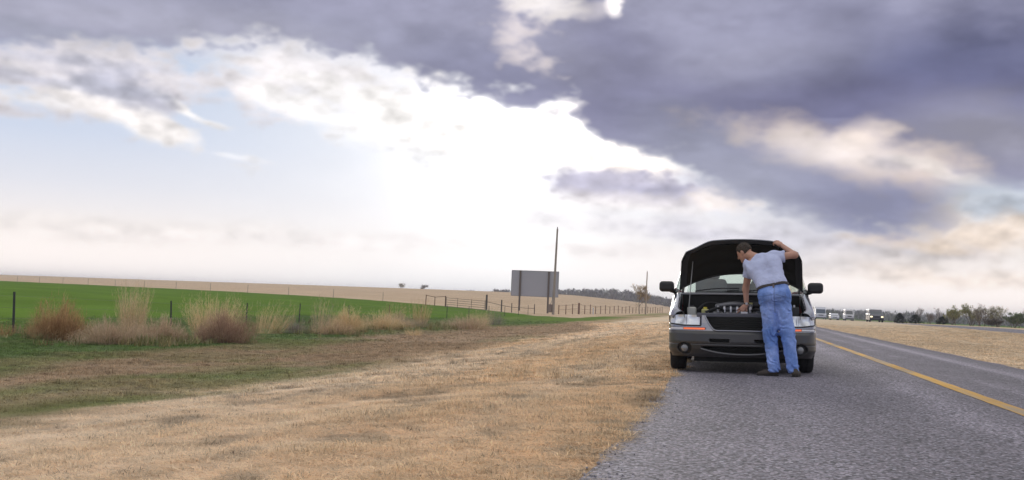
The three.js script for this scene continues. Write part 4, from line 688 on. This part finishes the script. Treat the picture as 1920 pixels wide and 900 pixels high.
    const sh = part('shoe', iso(upper, lo, hi, 0.006), std(tintA, 0.7), person);
    part('sole', iso(sole, lo, hi, 0.0055), std([0.02, 0.018, 0.016], 0.85), sh);
  }
  const g = (x) => roadY(x);
  shoe(P(0.572, g(0.572) - 0.001, -14.065), P(0.325, g(0.325) - 0.001, -14.135), [0.045, 0.033, 0.026]);
  shoe(P(0.775, g(0.775) - 0.001, -13.985), P(0.835, g(0.835) - 0.001, -14.265), [0.06, 0.047, 0.036]);
  { const w = V(wrL[0], wrL[1] + 0.022, wrL[2]), a = V(elL[0] - wrL[0], elL[1] - wrL[1], elL[2] - wrL[2]).normalize(); const t = new THREE.TorusGeometry(0.031, 0.0075, 8, 24); t.applyQuaternion(new THREE.Quaternion().setFromUnitVectors(V(0, 0, 1), a)); t.translate(w.x, w.y, w.z); const wt = part('watch', t, std([0.02, 0.02, 0.02], 0.5), person); part('watch_face', new THREE.CylinderGeometry(0.017, 0.018, 0.01, 18).rotateX(Math.PI / 2).translate(w.x, w.y, w.z + 0.034), steel, wt); }
}
// ---------------------------------------------------------------- dry weeds along the fence
// ribbons: thin curved stalks, [root, direction, length, width, sag, colour]
function stalks(list) {
  const p = [], c = [], ix = [];
  for (const [o, d, len, w, sag, col] of list) {
    const s = V(-d.z, 0.0, d.x); if (s.lengthSq() < 1e-4) s.set(1, 0, 0); s.normalize();
    const b = p.length / 3, n = 4;
    for (let i = 0; i < n; i++) { const t = i / (n - 1), q = o.clone().addScaledVector(d, len * t); q.y -= sag * len * t * t; q.x += sag * 0.5 * len * t * t * d.x; const hw = (w / 2) * (1 - 0.75 * t); p.push(q.x - s.x * hw, q.y, q.z - s.z * hw, q.x + s.x * hw, q.y + hw * 0.4, q.z + s.z * hw); c.push(...col, ...col); if (i) ix.push(b + 2 * i - 2, b + 2 * i - 1, b + 2 * i, b + 2 * i - 1, b + 2 * i + 1, b + 2 * i); }
  }
  return geo(p, ix, c);
}
const weedMat = new THREE.MeshPhysicalMaterial({ vertexColors: true, roughness: 1, transmission: 0.3, thickness: 0, side: THREE.DoubleSide, specularIntensity: 0.3 });
function weed(name, label, category, X, Z, width, height, kind, tones, count, seed, lean = 0, group = 'dry weeds along the fence') {
  if (kind === 'mound') { width *= 1.0; height *= 1.18; }
  const r = rng(seed), g = thing(name, label, category, [X, groundY(X, Z) - 0.01, Z], r() * 6.28, group), main = [], fine = [];
  g.rotation.y = 0;
  const tone = () => { const a = tones[Math.floor(r() * tones.length)], t = 0.75 + r() * 0.5; return [a[0] * t, a[1] * t, a[2] * t]; };
  for (let i = 0; i < count; i++) {
    const a = r() * 6.283;
    if (kind === 'mound') {                                        // a tangle of curved stems through a low dome
      const wob = 1 + 0.18 * Math.sin(a * 2 + seed) + 0.12 * Math.sin(a * 5 + seed * 2), rho = Math.sqrt(r()), rad = rho * width * 0.5 * wob;
      const end = V(Math.cos(a) * rad, height * Math.pow(Math.max(0, 1 - rho * rho), 0.45) * (0.25 + 0.75 * Math.pow(r(), 0.5)) * (0.85 + 0.2 * Math.sin(a * 3 + seed * 3)), Math.sin(a) * rad * 0.85), root = V(end.x * (0.3 + 0.5 * r()), 0, end.z * (0.3 + 0.5 * r()));
      const d = end.clone().sub(root), len = d.length() + 0.02; d.normalize();
      main.push([root, d, len, 0.006 + r() * 0.006, 0.02 + r() * 0.10, tone()]);
      for (let k = 0; k < 6; k++) { const t = 0.35 + r() * 0.65, o = root.clone().addScaledVector(d, len * t), e = d.clone().add(V(r() - 0.5, r() - 0.42, r() - 0.5).multiplyScalar(2.6)).normalize(); fine.push([o, e, 0.08 + height * (0.06 + r() * 0.18), 0.004 + r() * 0.005, 0.5 * r(), tone()]); }
    } else {                                                         // feathery upright stems that arch apart toward the top
      const fan = Math.pow(r(), 0.7), rr = Math.sqrt(r()) * width * 0.26, reach = fan * width * 0.42, len = height * (0.45 + 0.58 * r()) * (1 - 0.22 * fan), root = V(Math.cos(a) * rr, 0, Math.sin(a) * rr), d = V(Math.cos(a) * reach / height + lean, 1, Math.sin(a) * reach / height).normalize();
      main.push([root, d, len, 0.004 + r() * 0.004, 0.03 + r() * 0.10, tone()]);
      for (let k = 0; k < 11; k++) { const t = 0.25 + r() * 0.73, o = root.clone().addScaledVector(d, len * t); o.y -= 0.06 * len * t * t; const e = d.clone().add(V(r() - 0.5, r() - 0.35, r() - 0.5).multiplyScalar(1.3)).normalize(); fine.push([o, e, height * (0.04 + r() * 0.09), 0.003 + r() * 0.004, 0.4 * r(), tone()]); }
    }
  }
  part('stems', stalks(main), weedMat, g); part('twigs', stalks(fine), weedMat, g);
  return g;
}
const rust = [[0.50, 0.31, 0.15], [0.60, 0.40, 0.21], [0.36, 0.21, 0.10]], mauve = [[0.62, 0.47, 0.32], [0.48, 0.35, 0.235], [0.70, 0.55, 0.38]], gold = [[0.78, 0.60, 0.34], [0.66, 0.49, 0.26], [0.84, 0.68, 0.44]], dark = [[0.36, 0.23, 0.16], [0.44, 0.29, 0.20], [0.52, 0.36, 0.25]], grey = [[0.30, 0.26, 0.22], [0.36, 0.31, 0.26]];
weed('tumbleweed', 'rust brown rounded dry bush nearest the leftmost fence post', 'dry bush', -19.9, -28.9, 1.9, 1.25, 'mound', rust, 900, 21);
weed('tumbleweed', 'low grey brown flattened bush under the tall narrow plume', 'dry bush', -18.0, -28.6, 2.2, 0.80, 'mound', mauve, 760, 22);
weed('tumbleweed', 'low pinkish brown bush between the tall plume and second fence post', 'dry bush', -17.5, -30.4, 2.1, 0.85, 'mound', mauve, 760, 23);
weed('dry_weed', 'tall narrow tan plume weed rising above the low bushes', 'dry weed', -19.4, -32.0, 1.35, 2.25, 'plume', [...mauve, ...gold], 330, 24);
weed('dry_weed', 'wide straw coloured fan of tall grass behind the dark rounded bush', 'dry weed', -17.4, -33.8, 2.6, 1.95, 'plume', gold, 520, 25, 0.02);
weed('tumbleweed', 'large dark reddish brown rounded bush before the straw coloured fan', 'dry bush', -15.7, -31.4, 2.1, 1.1, 'mound', dark, 900, 26);
weed('dry_weed', 'sparse golden wisps leaning right beyond the dark rounded bush', 'dry weed', -18.6, -41.0, 2.2, 1.75, 'plume', gold, 230, 27, 0.42);
weed('tumbleweed', 'small grey tangle of twigs right of the golden wisps', 'dry bush', -18.0, -42.3, 1.3, 0.6, 'mound', grey, 240, 28);
weed('dry_weed', 'thin tall pale weed stems near the middle of the fence', 'dry weed', -17.6, -44.0, 1.4, 2.0, 'plume', [...gold, ...grey], 120, 29, 0.10);
weed('tumbleweed', 'round tan dry bush right of the thin tall pale stems', 'dry bush', -16.8, -45.2, 2.1, 1.15, 'mound', gold, 760, 30);
weed('tumbleweed', 'low dark tan bush below the round tan dry bush', 'dry bush', -16.4, -42.6, 2.4, 0.6, 'mound', [...dark, ...gold], 640, 31);
weed('dry_weed', 'upright rusty wisp left of its twin before the gate', 'dry weed', -18.9, -58.5, 1.8, 1.7, 'plume', [...rust, ...gold], 200, 32);
weed('dry_weed', 'upright rusty wisp right of its twin before the gate', 'dry weed', -18.0, -60.4, 1.7, 1.95, 'plume', [...rust, ...gold], 220, 33);
weed('tumbleweed', 'grey brown low bush at the foot of the two rusty wisps', 'dry bush', -18.1, -57.4, 3.2, 0.8, 'mound', [...grey, ...mauve], 600, 34);
weed('tumbleweed', 'wide low mauve brown bush left of the billboard', 'dry bush', -14.7, -58.6, 3.0, 0.95, 'mound', mauve, 760, 35);
weed('tumbleweed', 'faint grey twiggy bush between the mauve bush and billboard', 'dry bush', -16.2, -72.0, 2.2, 1.2, 'mound', grey, 220, 36);
weed('dry_weed', 'short ginger weed clump at the left edge of the view', 'dry weed', -22.3, -29.6, 0.9, 0.55, 'plume', rust, 120, 37);
weed('dry_weed', 'pale slender weed left of the rust brown rounded bush', 'dry weed', -21.0, -30.2, 0.9, 1.35, 'plume', [...gold, ...rust], 110, 38);
weed('dry_weed', 'yellowish brown grass tuft standing alone in the ditch below the bushes', 'dry weed', -13.2, -43.5, 1.1, 0.5, 'plume', gold, 150, 39);

weed('tumbleweed', 'pale straw round bush midway between the tan bush and rusty wisps', 'dry bush', -17.0, -50.5, 2.3, 0.95, 'mound', gold, 620, 40);
weed('tumbleweed', 'low pale bush left of the two rusty wisps', 'dry bush', -17.6, -54.2, 2.4, 0.7, 'mound', [...gold, ...mauve], 560, 41);
weed('dry_weed', 'feathery pale grass right of the wide low mauve bush', 'dry weed', -15.6, -66.0, 2.0, 1.3, 'plume', gold, 200, 44);

// ---------------------------------------------------------------- fences, gate, billboard, poles
const oldWood = std([0.13, 0.105, 0.09], 0.9), greyWood = std([0.30, 0.26, 0.22], 0.9), tPost = std([0.035, 0.04, 0.035], 0.7), wireMat = std([0.22, 0.21, 0.20], 0.6, { metalness: 0.6 }), rustSteel = std([0.20, 0.115, 0.08], 0.8);
function fence(label, posts, mat, thick, wires, wireR, railMat) {
  const [x0, z0] = posts[0], g = thing('wire_fence', label, 'fence', [x0, groundY(x0, z0), z0]), o = g.position;
  const tops = posts.map(([x, z, h, lx = 0, t = thick]) => { const y = groundY(x, z); part('post', limb([[x - o.x, y - 0.25 - o.y, z - o.z, t], [x + lx * h * 0.5 - o.x, y + h * 0.5 - o.y, z - o.z, t], [x + lx * h - o.x, y + h - o.y, z - o.z, t * 0.92]], 6), mat, g); return (f) => V(x + lx * h * f - o.x, y + h * f - o.y, z - o.z); });
  for (const f of wires) part('wire', joined(tops.slice(1).map((b, i) => rod([tops[i](f), b(f)], wireR, 4))), railMat ?? wireMat, g);
  return g;
}
fence('thin black steel post fence running along the green field behind the bushes', [[-24.6, -18, 1.3], [-24.0, -24.5, 1.3], [-23.5, -31.6, 1.38, -0.045, 0.042], [-23.5, -41.8, 1.16, -0.05, 0.036], [-23.5, -49.0, 1.1, 0, 0.03], [-23.4, -55.3, 1.1, 0.02, 0.03], [-23.4, -63, 1.05], [-23.4, -71, 1.1], [-23.5, -79, 1.05], [-23.6, -87, 1.1], [-23.7, -95, 1.05], [-23.9, -104, 1.1], [-24.2, -113, 1.1], [-24.5, -122, 1.1], [-24.9, -130, 1.2]], tPost, 0.026, [0.35, 0.62, 0.9], 0.003);
fence('distant line of thin posts between the green crop and tan field', [...Array(13)].map((_, i) => { const t = (i + 1) / 13; return [-38.5 - 125 * t, -137 - 76 * t, 1.25]; }), greyWood, 0.035, [0.9], 0.003);
fence('brown plank-topped corral fence left of the metal gate', [[-38.4, -131, 1.35, 0.03, 0.06], [-37.2, -131, 1.2, 0, 0.05], [-35.8, -131, 1.4, 0, 0.07]], rustSteel, 0.06, [0.95], 0.035, rustSteel);
fence('short braced fence section between the thick gate post and the billboard', [[-30.45, -131, 1.95, 0, 0.13], [-28.5, -131, 1.5, 0, 0.09], [-27.4, -132, 1.2, 0, 0.06], [-25.4, -137, 1.3, 0, 0.06]], oldWood, 0.07, [0.55], 0.03, oldWood);
fence('close row of brown posts running from the utility pole toward the van', [...Array(27)].map((_, i) => { const t = i / 26; return [lerp(-24.3, -18.3, t), lerp(-150, -282, t), i === 3 ? 1.75 : 1.3 + 0.12 * ((i * 7) % 3), 0, i === 3 ? 0.16 : 0.07]; }), rustSteel, 0.07, [0.92, 0.5], 0.02, rustSteel);
{
  const g = thing('metal_gate', 'wide tubular metal farm gate left of the thick post', 'gate', [-33.1, groundY(-33.1, -131), -131]), y0 = 0.14;
  for (let i = 0; i < 5; i++) part('rail', rod([V(-2.6, y0 + 0.06 + i * 0.27, 0), V(2.45, y0 - 0.16 + i * 0.27, 0)], 0.03, 6), std([0.27, 0.20, 0.16], 0.6, { metalness: 0.4 }), g);
  for (const x of [-2.6, -1.1, 0.7, 2.45]) part('upright', rod([V(x, y0 - 0.04 - 0.04 * x, 0), V(x, y0 + 1.12 - 0.045 * x, 0)], 0.032, 6), std([0.27, 0.20, 0.16], 0.6, { metalness: 0.4 }), g);
}
{
  const g = thing('billboard', 'grey back of a roadside billboard standing on two dark posts', 'billboard', [-27.6, -0.7, -148.5]);
  part('board', box(6.7, 3.55, 0.10, -0.05, 3.95, -0.15), std([0.36, 0.36, 0.40], 0.75), g);
  for (const x of [-2.15, 1.95]) part('post', box(0.24, 6.4, 0.20, x, 2.55, 0.02, 0.02), oldWood, g);
  part('frame', joined([box(6.74, 0.07, 0.14, -0.05, 5.745, -0.15), box(6.74, 0.07, 0.14, -0.05, 2.155, -0.15), box(0.07, 3.52, 0.14, -3.42, 3.95, -0.15), box(0.07, 3.52, 0.14, 3.32, 3.95, -0.15)]), std([0.24, 0.24, 0.26], 0.7), g);
}
{
  const g = thing('utility_pole', 'tall bare wooden utility pole in front of the billboard', 'utility pole', [-24.15, groundY(-24.15, -144.3) - 0.1, -144.3]);
  part('pole', limb([[0, -0.4, 0, 0.19], [0.03, 4, 0, 0.17], [0.09, 8, 0, 0.145], [0.16, 11.85, 0, 0.12]], 10), greyWood, g);
  part('pole_top', new THREE.CylinderGeometry(0.05, 0.07, 0.3, 8).translate(0.16, 11.98, 0), oldWood, g);
  const b = part('meter_box', box(0.5, 1.1, 0.3, -0.42, 0.95, 0.1, 0.04), std([0.20, 0.155, 0.13], 0.7), g);
  part('conduit', rod([V(-0.42, 1.5, 0.1), V(-0.22, 1.9, 0.12), V(-0.18, 3.4, 0.12)], 0.04, 6), std([0.3, 0.3, 0.3], 0.6), b);
}
{
  const g = thing('utility_pole', 'small distant pole beside the lone tree left of the van', 'utility pole', [-17.0, groundY(-17, -212) - 0.1, -212]);
  part('pole', limb([[0, -0.4, 0, 0.15], [0.02, 4, 0, 0.13], [0.06, 8.5, 0, 0.10]], 8), std([0.34, 0.27, 0.20], 0.9), g);
  part('pole_top', new THREE.CylinderGeometry(0.04, 0.06, 0.25, 8).translate(0.06, 8.6, 0), oldWood, g);
}
{
  const X = -22.1, Z = -171, g = thing('marker_post', 'short white marker post by the brown fence posts', 'marker post', [X, groundY(X, Z), Z]);
  part('post', box(0.16, 1.0, 0.10, 0, 0.45, 0, 0.03), std([0.55, 0.56, 0.60], 0.6), g); part('cap', box(0.20, 0.12, 0.14, 0, 1.0, 0, 0.03), std([0.6, 0.6, 0.63], 0.6), g);
}

// ---------------------------------------------------------------- trees
const bark = std([0.16, 0.13, 0.105], 0.95);
const leafMat = new THREE.MeshPhysicalMaterial({ vertexColors: true, roughness: 0.9, side: THREE.DoubleSide, specularIntensity: 0.3 });
// spring trees: forked limbs and a haze of twigs and small young leaves
function tree(name, label, X, Z, width, height, o, group) {
  const r = rng(o.seed), g = thing(name, label, o.category ?? 'tree', [X, groundY(X, Z) - 0.05, Z], 0, group), limbs = [], tips = [];
  const grow = (p, d, len, rad, depth) => {
    const pts = [[p.x, p.y, p.z, rad]], q = p.clone(), dir = d.clone();
    for (let i = 0; i < 3; i++) { dir.add(V(r() - 0.5, (r() - 0.3) * 0.5, r() - 0.5).multiplyScalar(0.35)).normalize(); q.addScaledVector(dir, len / 3); pts.push([q.x, q.y, q.z, rad * (1 - 0.2 * (i + 1))]); }
    limbs.push(limb(pts, depth > 1 ? 6 : 4));
    if (depth === 0) { tips.push([q.clone(), dir.clone(), len]); return; }
    const n = depth > 1 ? 3 : 3; for (let k = 0; k < n; k++) { const s = o.spread ?? 0.8, e = dir.clone().add(V((r() - 0.5) * 2 * s * (width / height) * 1.6, r() * 0.5, (r() - 0.5) * 2 * s * (width / height) * 1.6)).normalize(); grow(V(...pts[1 + Math.floor(r() * 3)]), e, len * (0.6 + r() * 0.2), rad * 0.5, depth - 1); }
    tips.push([q.clone(), dir.clone(), len]);
  };
  const stems = o.stems ?? 1;
  for (let k = 0; k < stems; k++) { const a = r() * 6.28, off = stems > 1 ? width * 0.22 : 0; grow(V(Math.cos(a) * off * r(), 0, Math.sin(a) * off * r()), V((r() - 0.5) * (stems > 1 ? 0.9 : 0.2), 1, (r() - 0.5) * 0.5).normalize(), height * 0.36, height * 0.016 + 0.02, 3); }
  part('trunk', joined(limbs), o.bark ?? bark, g);
  const list = [], lean = (p) => clamp(1 - Math.hypot(p.x / (width * 0.6), (p.y - height * 0.55) / (height * 0.62), p.z / (width * 0.6)), -1, 1);
  for (let i = 0; i < o.count; i++) {
    const [q, d, len] = tips[Math.floor(r() * tips.length)], p = q.clone().add(V(r() - 0.5, r() - 0.5, r() - 0.5).multiplyScalar(len * (0.5 + r() * 0.7)));
    if (lean(p) < -0.05 || p.y < height * (o.low ?? 0.12)) continue;
    const e = d.clone().add(V(r() - 0.5, r() - 0.2, r() - 0.5).multiplyScalar(1.6)).normalize(), t = o.tones[Math.floor(r() * o.tones.length)], v = 0.7 + r() * 0.6;
    list.push([p, e, o.twig * (0.5 + r()), o.thick * (0.6 + r() * 0.8), 0.2 * r(), [t[0] * v, t[1] * v, t[2] * v]]);
  }
  part('crown', stalks(list), leafMat, g);
  return g;
}
// junipers: dense dark cones of short sprays
function juniper(label, X, Z, width, height, seed) {
  const r = rng(seed), g = thing('juniper', label, 'tree', [X, groundY(X, Z) - 0.05, Z], 0, 'dark evergreens beyond the far road'), list = [];
  part('trunk', limb([[0, 0, 0, 0.08], [0.03, height * 0.5, 0, 0.05], [0, height * 0.9, 0, 0.02]], 6), bark, g);
  for (let i = 0; i < 900; i++) { const y = Math.pow(r(), 1.1), a = r() * 6.283, w = width * 0.5 * Math.pow(1 - y, 0.55) * (0.45 + 0.6 * Math.sqrt(r())) * (1 + 0.25 * Math.sin(a * 3 + y * 9)), d = V(Math.cos(a), 0.5 + r() * 0.8, Math.sin(a)).normalize(), v = 0.7 + r() * 0.7; list.push([V(Math.cos(a) * w, 0.08 + y * height * 0.92, Math.sin(a) * w), d, 0.22 + r() * 0.16, 0.10, 0.2, [0.030 * v, 0.042 * v, 0.024 * v]]); }
  part('crown', stalks(list), leafMat, g);
}
const lime = [[0.33, 0.33, 0.13], [0.26, 0.28, 0.11], [0.38, 0.35, 0.18]], haze = [[0.38, 0.33, 0.24], [0.30, 0.26, 0.20], [0.42, 0.38, 0.24]], ash = [[0.28, 0.25, 0.235], [0.34, 0.31, 0.28]], leafy = [[0.16, 0.22, 0.085], [0.13, 0.17, 0.08], [0.20, 0.23, 0.12]], umber = [[0.13, 0.105, 0.085], [0.17, 0.14, 0.11], [0.10, 0.085, 0.07]];
const G = 'young roadside trees beyond the far road';
const at = (px, z) => ((px - 1375) / 2000) * -z;
juniper('leftmost dark juniper just right of the dark car', at(1664, -170), -170, 1.7, 1.55, 51);
juniper('wide dark juniper second from the dark car', at(1690, -172), -172, 2.1, 1.35, 52);
juniper('small dark juniper third from the dark car', at(1736, -174), -174, 2.0, 1.2, 53);
juniper('dark juniper low at the far right edge of the picture', at(1918, -168), -168, 2.2, 1.3, 54);
tree('bare_shrub', 'grey leafless shrub between the second and third dark junipers', at(1714, -176), -176, 2.13, 2.05, { seed: 60, stems: 3, count: 700, twig: 0.3, thick: 0.035, tones: ash, category: 'shrub' }, G);
tree('bare_tree', 'thin grey leafless tree above the wide dark juniper', at(1697, -196), -196, 1.90, 3.33, { seed: 61, count: 420, twig: 0.3, thick: 0.03, tones: ash, low: 0.3 }, G);
tree('bare_tree', 'thin grey leafless tree above the small dark juniper', at(1727, -198), -198, 2.02, 3.58, { seed: 62, count: 420, twig: 0.3, thick: 0.03, tones: ash, low: 0.3 }, G);
tree('young_tree', 'yellow green bush first in the row right of the junipers', at(1757, -166), -166, 2.80, 3.01, { seed: 63, stems: 4, count: 2100, twig: 0.26, thick: 0.07, tones: lime, low: 0.02 }, G);
tree('young_tree', 'taller yellow green bush second in the row right of the junipers', at(1780, -168), -168, 2.69, 3.52, { seed: 64, stems: 4, count: 2100, twig: 0.26, thick: 0.06, tones: lime, low: 0.02 }, G);
tree('young_tree', 'pale tan budding tree right of the two yellow green bushes', at(1802, -165), -165, 2.80, 3.78, { seed: 65, stems: 4, count: 1700, twig: 0.3, thick: 0.035, tones: [...haze, ...ash], low: 0.08 }, G);
tree('young_tree', 'pale yellowish tree with upright twigs left of the leafy green bush', at(1828, -164), -164, 3.02, 3.78, { seed: 66, stems: 4, count: 1800, twig: 0.3, thick: 0.04, tones: [...haze, ...lime], low: 0.08 }, G);
tree('young_tree', 'dark brown undergrowth shrub below the pale upright trees', at(1815, -161), -161, 4.93, 1.73, { seed: 67, stems: 6, count: 2200, twig: 0.26, thick: 0.07, tones: umber, low: 0.0, category: 'shrub' }, G);
tree('young_tree', 'leafy mid green rounded bush right of the pale upright trees', at(1856, -160), -160, 3.14, 2.75, { seed: 68, stems: 5, count: 2600, twig: 0.24, thick: 0.08, tones: leafy, low: 0.0 }, G);
tree('young_tree', 'brown grey spreading tree behind the leafy green bush', at(1882, -163), -163, 3.58, 3.52, { seed: 69, stems: 4, count: 2000, twig: 0.3, thick: 0.04, tones: [...umber, ...haze], low: 0.06 }, G);
tree('young_tree', 'grey thin twigged tree at the right edge of the picture', at(1908, -166), -166, 3.14, 3.33, { seed: 70, stems: 3, count: 1600, twig: 0.3, thick: 0.035, tones: ash, low: 0.06 }, G);
tree('young_tree', 'olive bush just cut by the right edge of the picture', at(1940, -162), -162, 3.58, 3.20, { seed: 71, stems: 4, count: 2000, twig: 0.26, thick: 0.06, tones: [...leafy, ...haze], low: 0.02 }, G);
tree('young_tree', 'brown brush filling the gap at the foot of the right hand trees', at(1890, -159), -159, 4.70, 1.54, { seed: 72, stems: 6, count: 1900, twig: 0.26, thick: 0.07, tones: [...umber, ...leafy], low: 0.0, category: 'shrub' }, G);
tree('lone_tree', 'lone golden budding tree left of the small distant pole', at(1203, -226), -226, 4.0, 6.6, { seed: 85, count: 1300, twig: 0.5, thick: 0.08, tones: [[0.50, 0.37, 0.18], [0.40, 0.29, 0.15], [0.30, 0.22, 0.13]], low: 0.22, spread: 1.15 });
tree('far_tree', 'tiny feathery tree on the skyline at the far left', -560, -715, 8, 9, { seed: 81, count: 700, twig: 1.3, thick: 0.25, tones: haze, low: 0.2 }, 'small trees on the skyline');
tree('far_tree', 'tiny pale tree on the skyline left of the gate', at(737, -560), -560, 4.5, 5.0, { seed: 82, count: 240, spread: 1.2, twig: 1.0, thick: 0.25, tones: haze, low: 0.2 }, 'small trees on the skyline');
tree('far_tree', 'tiny rounded tree on the skyline above the gate', at(783, -560), -560, 6, 4.6, { seed: 83, count: 240, spread: 1.2, twig: 1.0, thick: 0.3, tones: ash, low: 0.2 }, 'small trees on the skyline');
tree('far_tree', 'tiny rounded tree on the skyline just left of the billboard', at(929, -560), -560, 6, 4.4, { seed: 84, count: 240, spread: 1.2, twig: 1.0, thick: 0.3, tones: ash, low: 0.2 }, 'small trees on the skyline');
// the woods on the horizon: one mass
{
  const r = rng(91), list = [];
  for (let i = 0; i < 900; i++) {
    const left = i < 380, X = left ? lerp(-150, -16, Math.pow(r(), 0.6)) : lerp(20, 330, r()), Z = -(left ? 560 : 470) - r() * 160, n = fbm(X * 0.03, 2, Z * 0.01, 3), h = (3.2 + 2.8 * n + r() * 1.4) * (left ? 0.9 * ss(-160, -95, X) + 0.25 : 0.85), w = 4 + r() * 5, y0 = groundY(X, Z) - 0.2;
    for (let k = 0; k < 46; k++) { const a = r() * 6.283, t = r(), q = w * 0.5 * Math.sqrt(r()) * Math.sqrt(Math.max(0.05, 1 - (t - 0.35) * (t - 0.35) * 2)), v = 0.6 + r() * 0.6, mixg = r(), c = mixg < 0.7 ? [0.24, 0.225, 0.235] : mixg < 0.88 ? [0.19, 0.20, 0.16] : [0.30, 0.27, 0.23]; list.push([V(X + Math.cos(a) * q, y0 + t * h, Z + Math.sin(a) * q), V(r() - 0.5, 0.5 + r(), r() - 0.5).normalize(), 0.9 + r() * 0.8, 0.55, 0.1, [c[0] * v, c[1] * v, c[2] * v]]); }
  }
  const m = part('distant_woods', stalks(list), leafMat, scene); m.userData = { kind: 'stuff', label: 'blue grey band of leafless woods along the horizon', category: 'woods' };
}
// ---------------------------------------------------------------- traffic on the far road, facing the camera
const dimGlass = phys([0.05, 0.06, 0.07], 0.05, { clearcoat: 1 });
function vehicle(name, label, category, X, Z, spec) {
  const g = thing(name, label, category, [X, -0.018 + dip(X, Z), Z], 0, 'vehicles on the far road'), { w, L, h, hoodY, hoodL, paintC, lit } = spec;
  const body = phys(paintC, 0.35, { clearcoat: 1, metalness: 0.1 });
  const side = (pts, width, bevel) => { const s = new THREE.Shape(); pts.forEach(([z, y], i) => (i ? s.lineTo(z, y) : s.moveTo(z, y))); s.closePath(); return new THREE.ExtrudeGeometry(s, { depth: width - 2 * bevel, bevelEnabled: true, bevelSize: bevel, bevelThickness: bevel, bevelSegments: 2 }).translate(0, 0, -(width - 2 * bevel) / 2).rotateY(-Math.PI / 2); };
  // profile: nose at z = 0 (toward the camera), tail behind
  const P = (z, y) => [-z * -1, y];
  part('body', side([[0, 0.32], [0.02, hoodY - 0.12], [-0.12, hoodY], [-hoodL, hoodY + 0.08], [-L, hoodY + 0.1], [-L, 0.32]].map(([z, y]) => [z, y]), w, 0.06), body, g);
  const c0 = spec.cabStart ?? hoodL - 0.1, c1 = spec.cabEnd ?? L - 0.15;
  part('cabin', side([[-c0, hoodY], [-c0 - spec.rake, h - 0.06], [-c0 - spec.rake - 0.2, h], [-c1 + 0.2, h], [-c1, hoodY]], w - 0.14, 0.08), spec.cabMat ?? body, g);
  part('windshield', sheet(4, 4, (u, v) => [lerp(-0.5, 0.5, u) * (w - 0.34 - 0.12 * v), lerp(hoodY + 0.1, h - 0.13, v), -c0 - lerp(0.08, 0.92, v) * spec.rake + 0.10]), dimGlass, g);
  part('grille', box(w * 0.45, 0.2, 0.06, 0, hoodY - 0.28, 0.075, 0.02), blackTrim, g);
  part('bumper', box(w - 0.06, 0.2, 0.14, 0, 0.42, 0.06, 0.05), spec.bumper ?? body, g);
  for (const s of [-1, 1]) {
    const hl = part('headlight', box(0.30, 0.17, 0.06, s * (w / 2 - 0.25), hoodY - 0.27, 0.08, 0.03), lit ? new THREE.MeshStandardMaterial({ color: rgb(0.9, 0.85, 0.7), emissive: rgb(1, 0.82, 0.45), emissiveIntensity: 2.2, roughness: 0.3 }) : phys([0.75, 0.76, 0.78], 0.15, { clearcoat: 1 }), g);
    if (lit) { const l = new THREE.SpotLight(rgb(1, 0.85, 0.55), 40, 0, 0.35, 0.8); l.name = 'headlight_beam'; l.position.set(s * (w / 2 - 0.25), hoodY - 0.27, 0.14); l.target.position.set(s * (w / 2 - 0.25), -0.4, 20); l.castShadow = true; g.add(l, l.target); }
    for (const z of [-0.75, -L + 0.8]) part('wheel', new THREE.CylinderGeometry(spec.wheel, spec.wheel, 0.22, 18).rotateZ(Math.PI / 2).translate(s * (w / 2 - 0.12), spec.wheel, z), rubber, g);
    part('side_mirror', box(0.16, 0.14, 0.1, s * (w / 2 + 0.06), hoodY + 0.18, -c0 - 0.2, 0.03), spec.cabMat ?? body, g);
  }
  if (spec.cargo) part('cargo_box', box(...spec.cargo), std([0.74, 0.74, 0.75], 0.5), g);
  return g;
}
vehicle('sport_utility_vehicle', 'dark car with lit headlights beside the leftmost juniper', 'car', 20.5, -164, { w: 2.0, L: 4.7, h: 1.78, hoodY: 1.05, hoodL: 1.15, rake: 0.55, wheel: 0.36, paintC: [0.10, 0.10, 0.115], bumper: blackTrim, lit: true });
vehicle('box_truck', 'large white truck with dark windscreen, leftmost on the far road', 'truck', 20.5, -266, { w: 2.5, L: 7.5, h: 2.55, hoodY: 1.30, hoodL: 1.0, rake: 0.35, wheel: 0.48, paintC: [0.66, 0.67, 0.70], cabEnd: 3.0, bumper: blackTrim, cargo: [2.45, 2.0, 4.6, 0, 1.95, -5.1, 0.05] });
vehicle('small_car', 'small low white car next right of the large truck', 'car', 20.6, -231, { w: 1.75, L: 4.2, h: 1.30, hoodY: 0.80, hoodL: 1.1, rake: 0.65, wheel: 0.31, paintC: [0.62, 0.63, 0.65] });
vehicle('delivery_van', 'plain white upright van between the small car and dark car', 'van', 22.6, -222, { w: 1.7, L: 4.6, h: 2.1, hoodY: 1.15, hoodL: 0.7, rake: 0.3, wheel: 0.34, paintC: [0.64, 0.62, 0.62], bumper: std([0.1, 0.1, 0.1], 0.7) });
scene.fog = new THREE.FogExp2(new THREE.Color(0.86, 0.88, 0.95), 0.00042);
scene.traverse((o) => { if (o.isMesh) { o.castShadow = true; o.receiveShadow = true; } });
renderer.render(scene, camera);
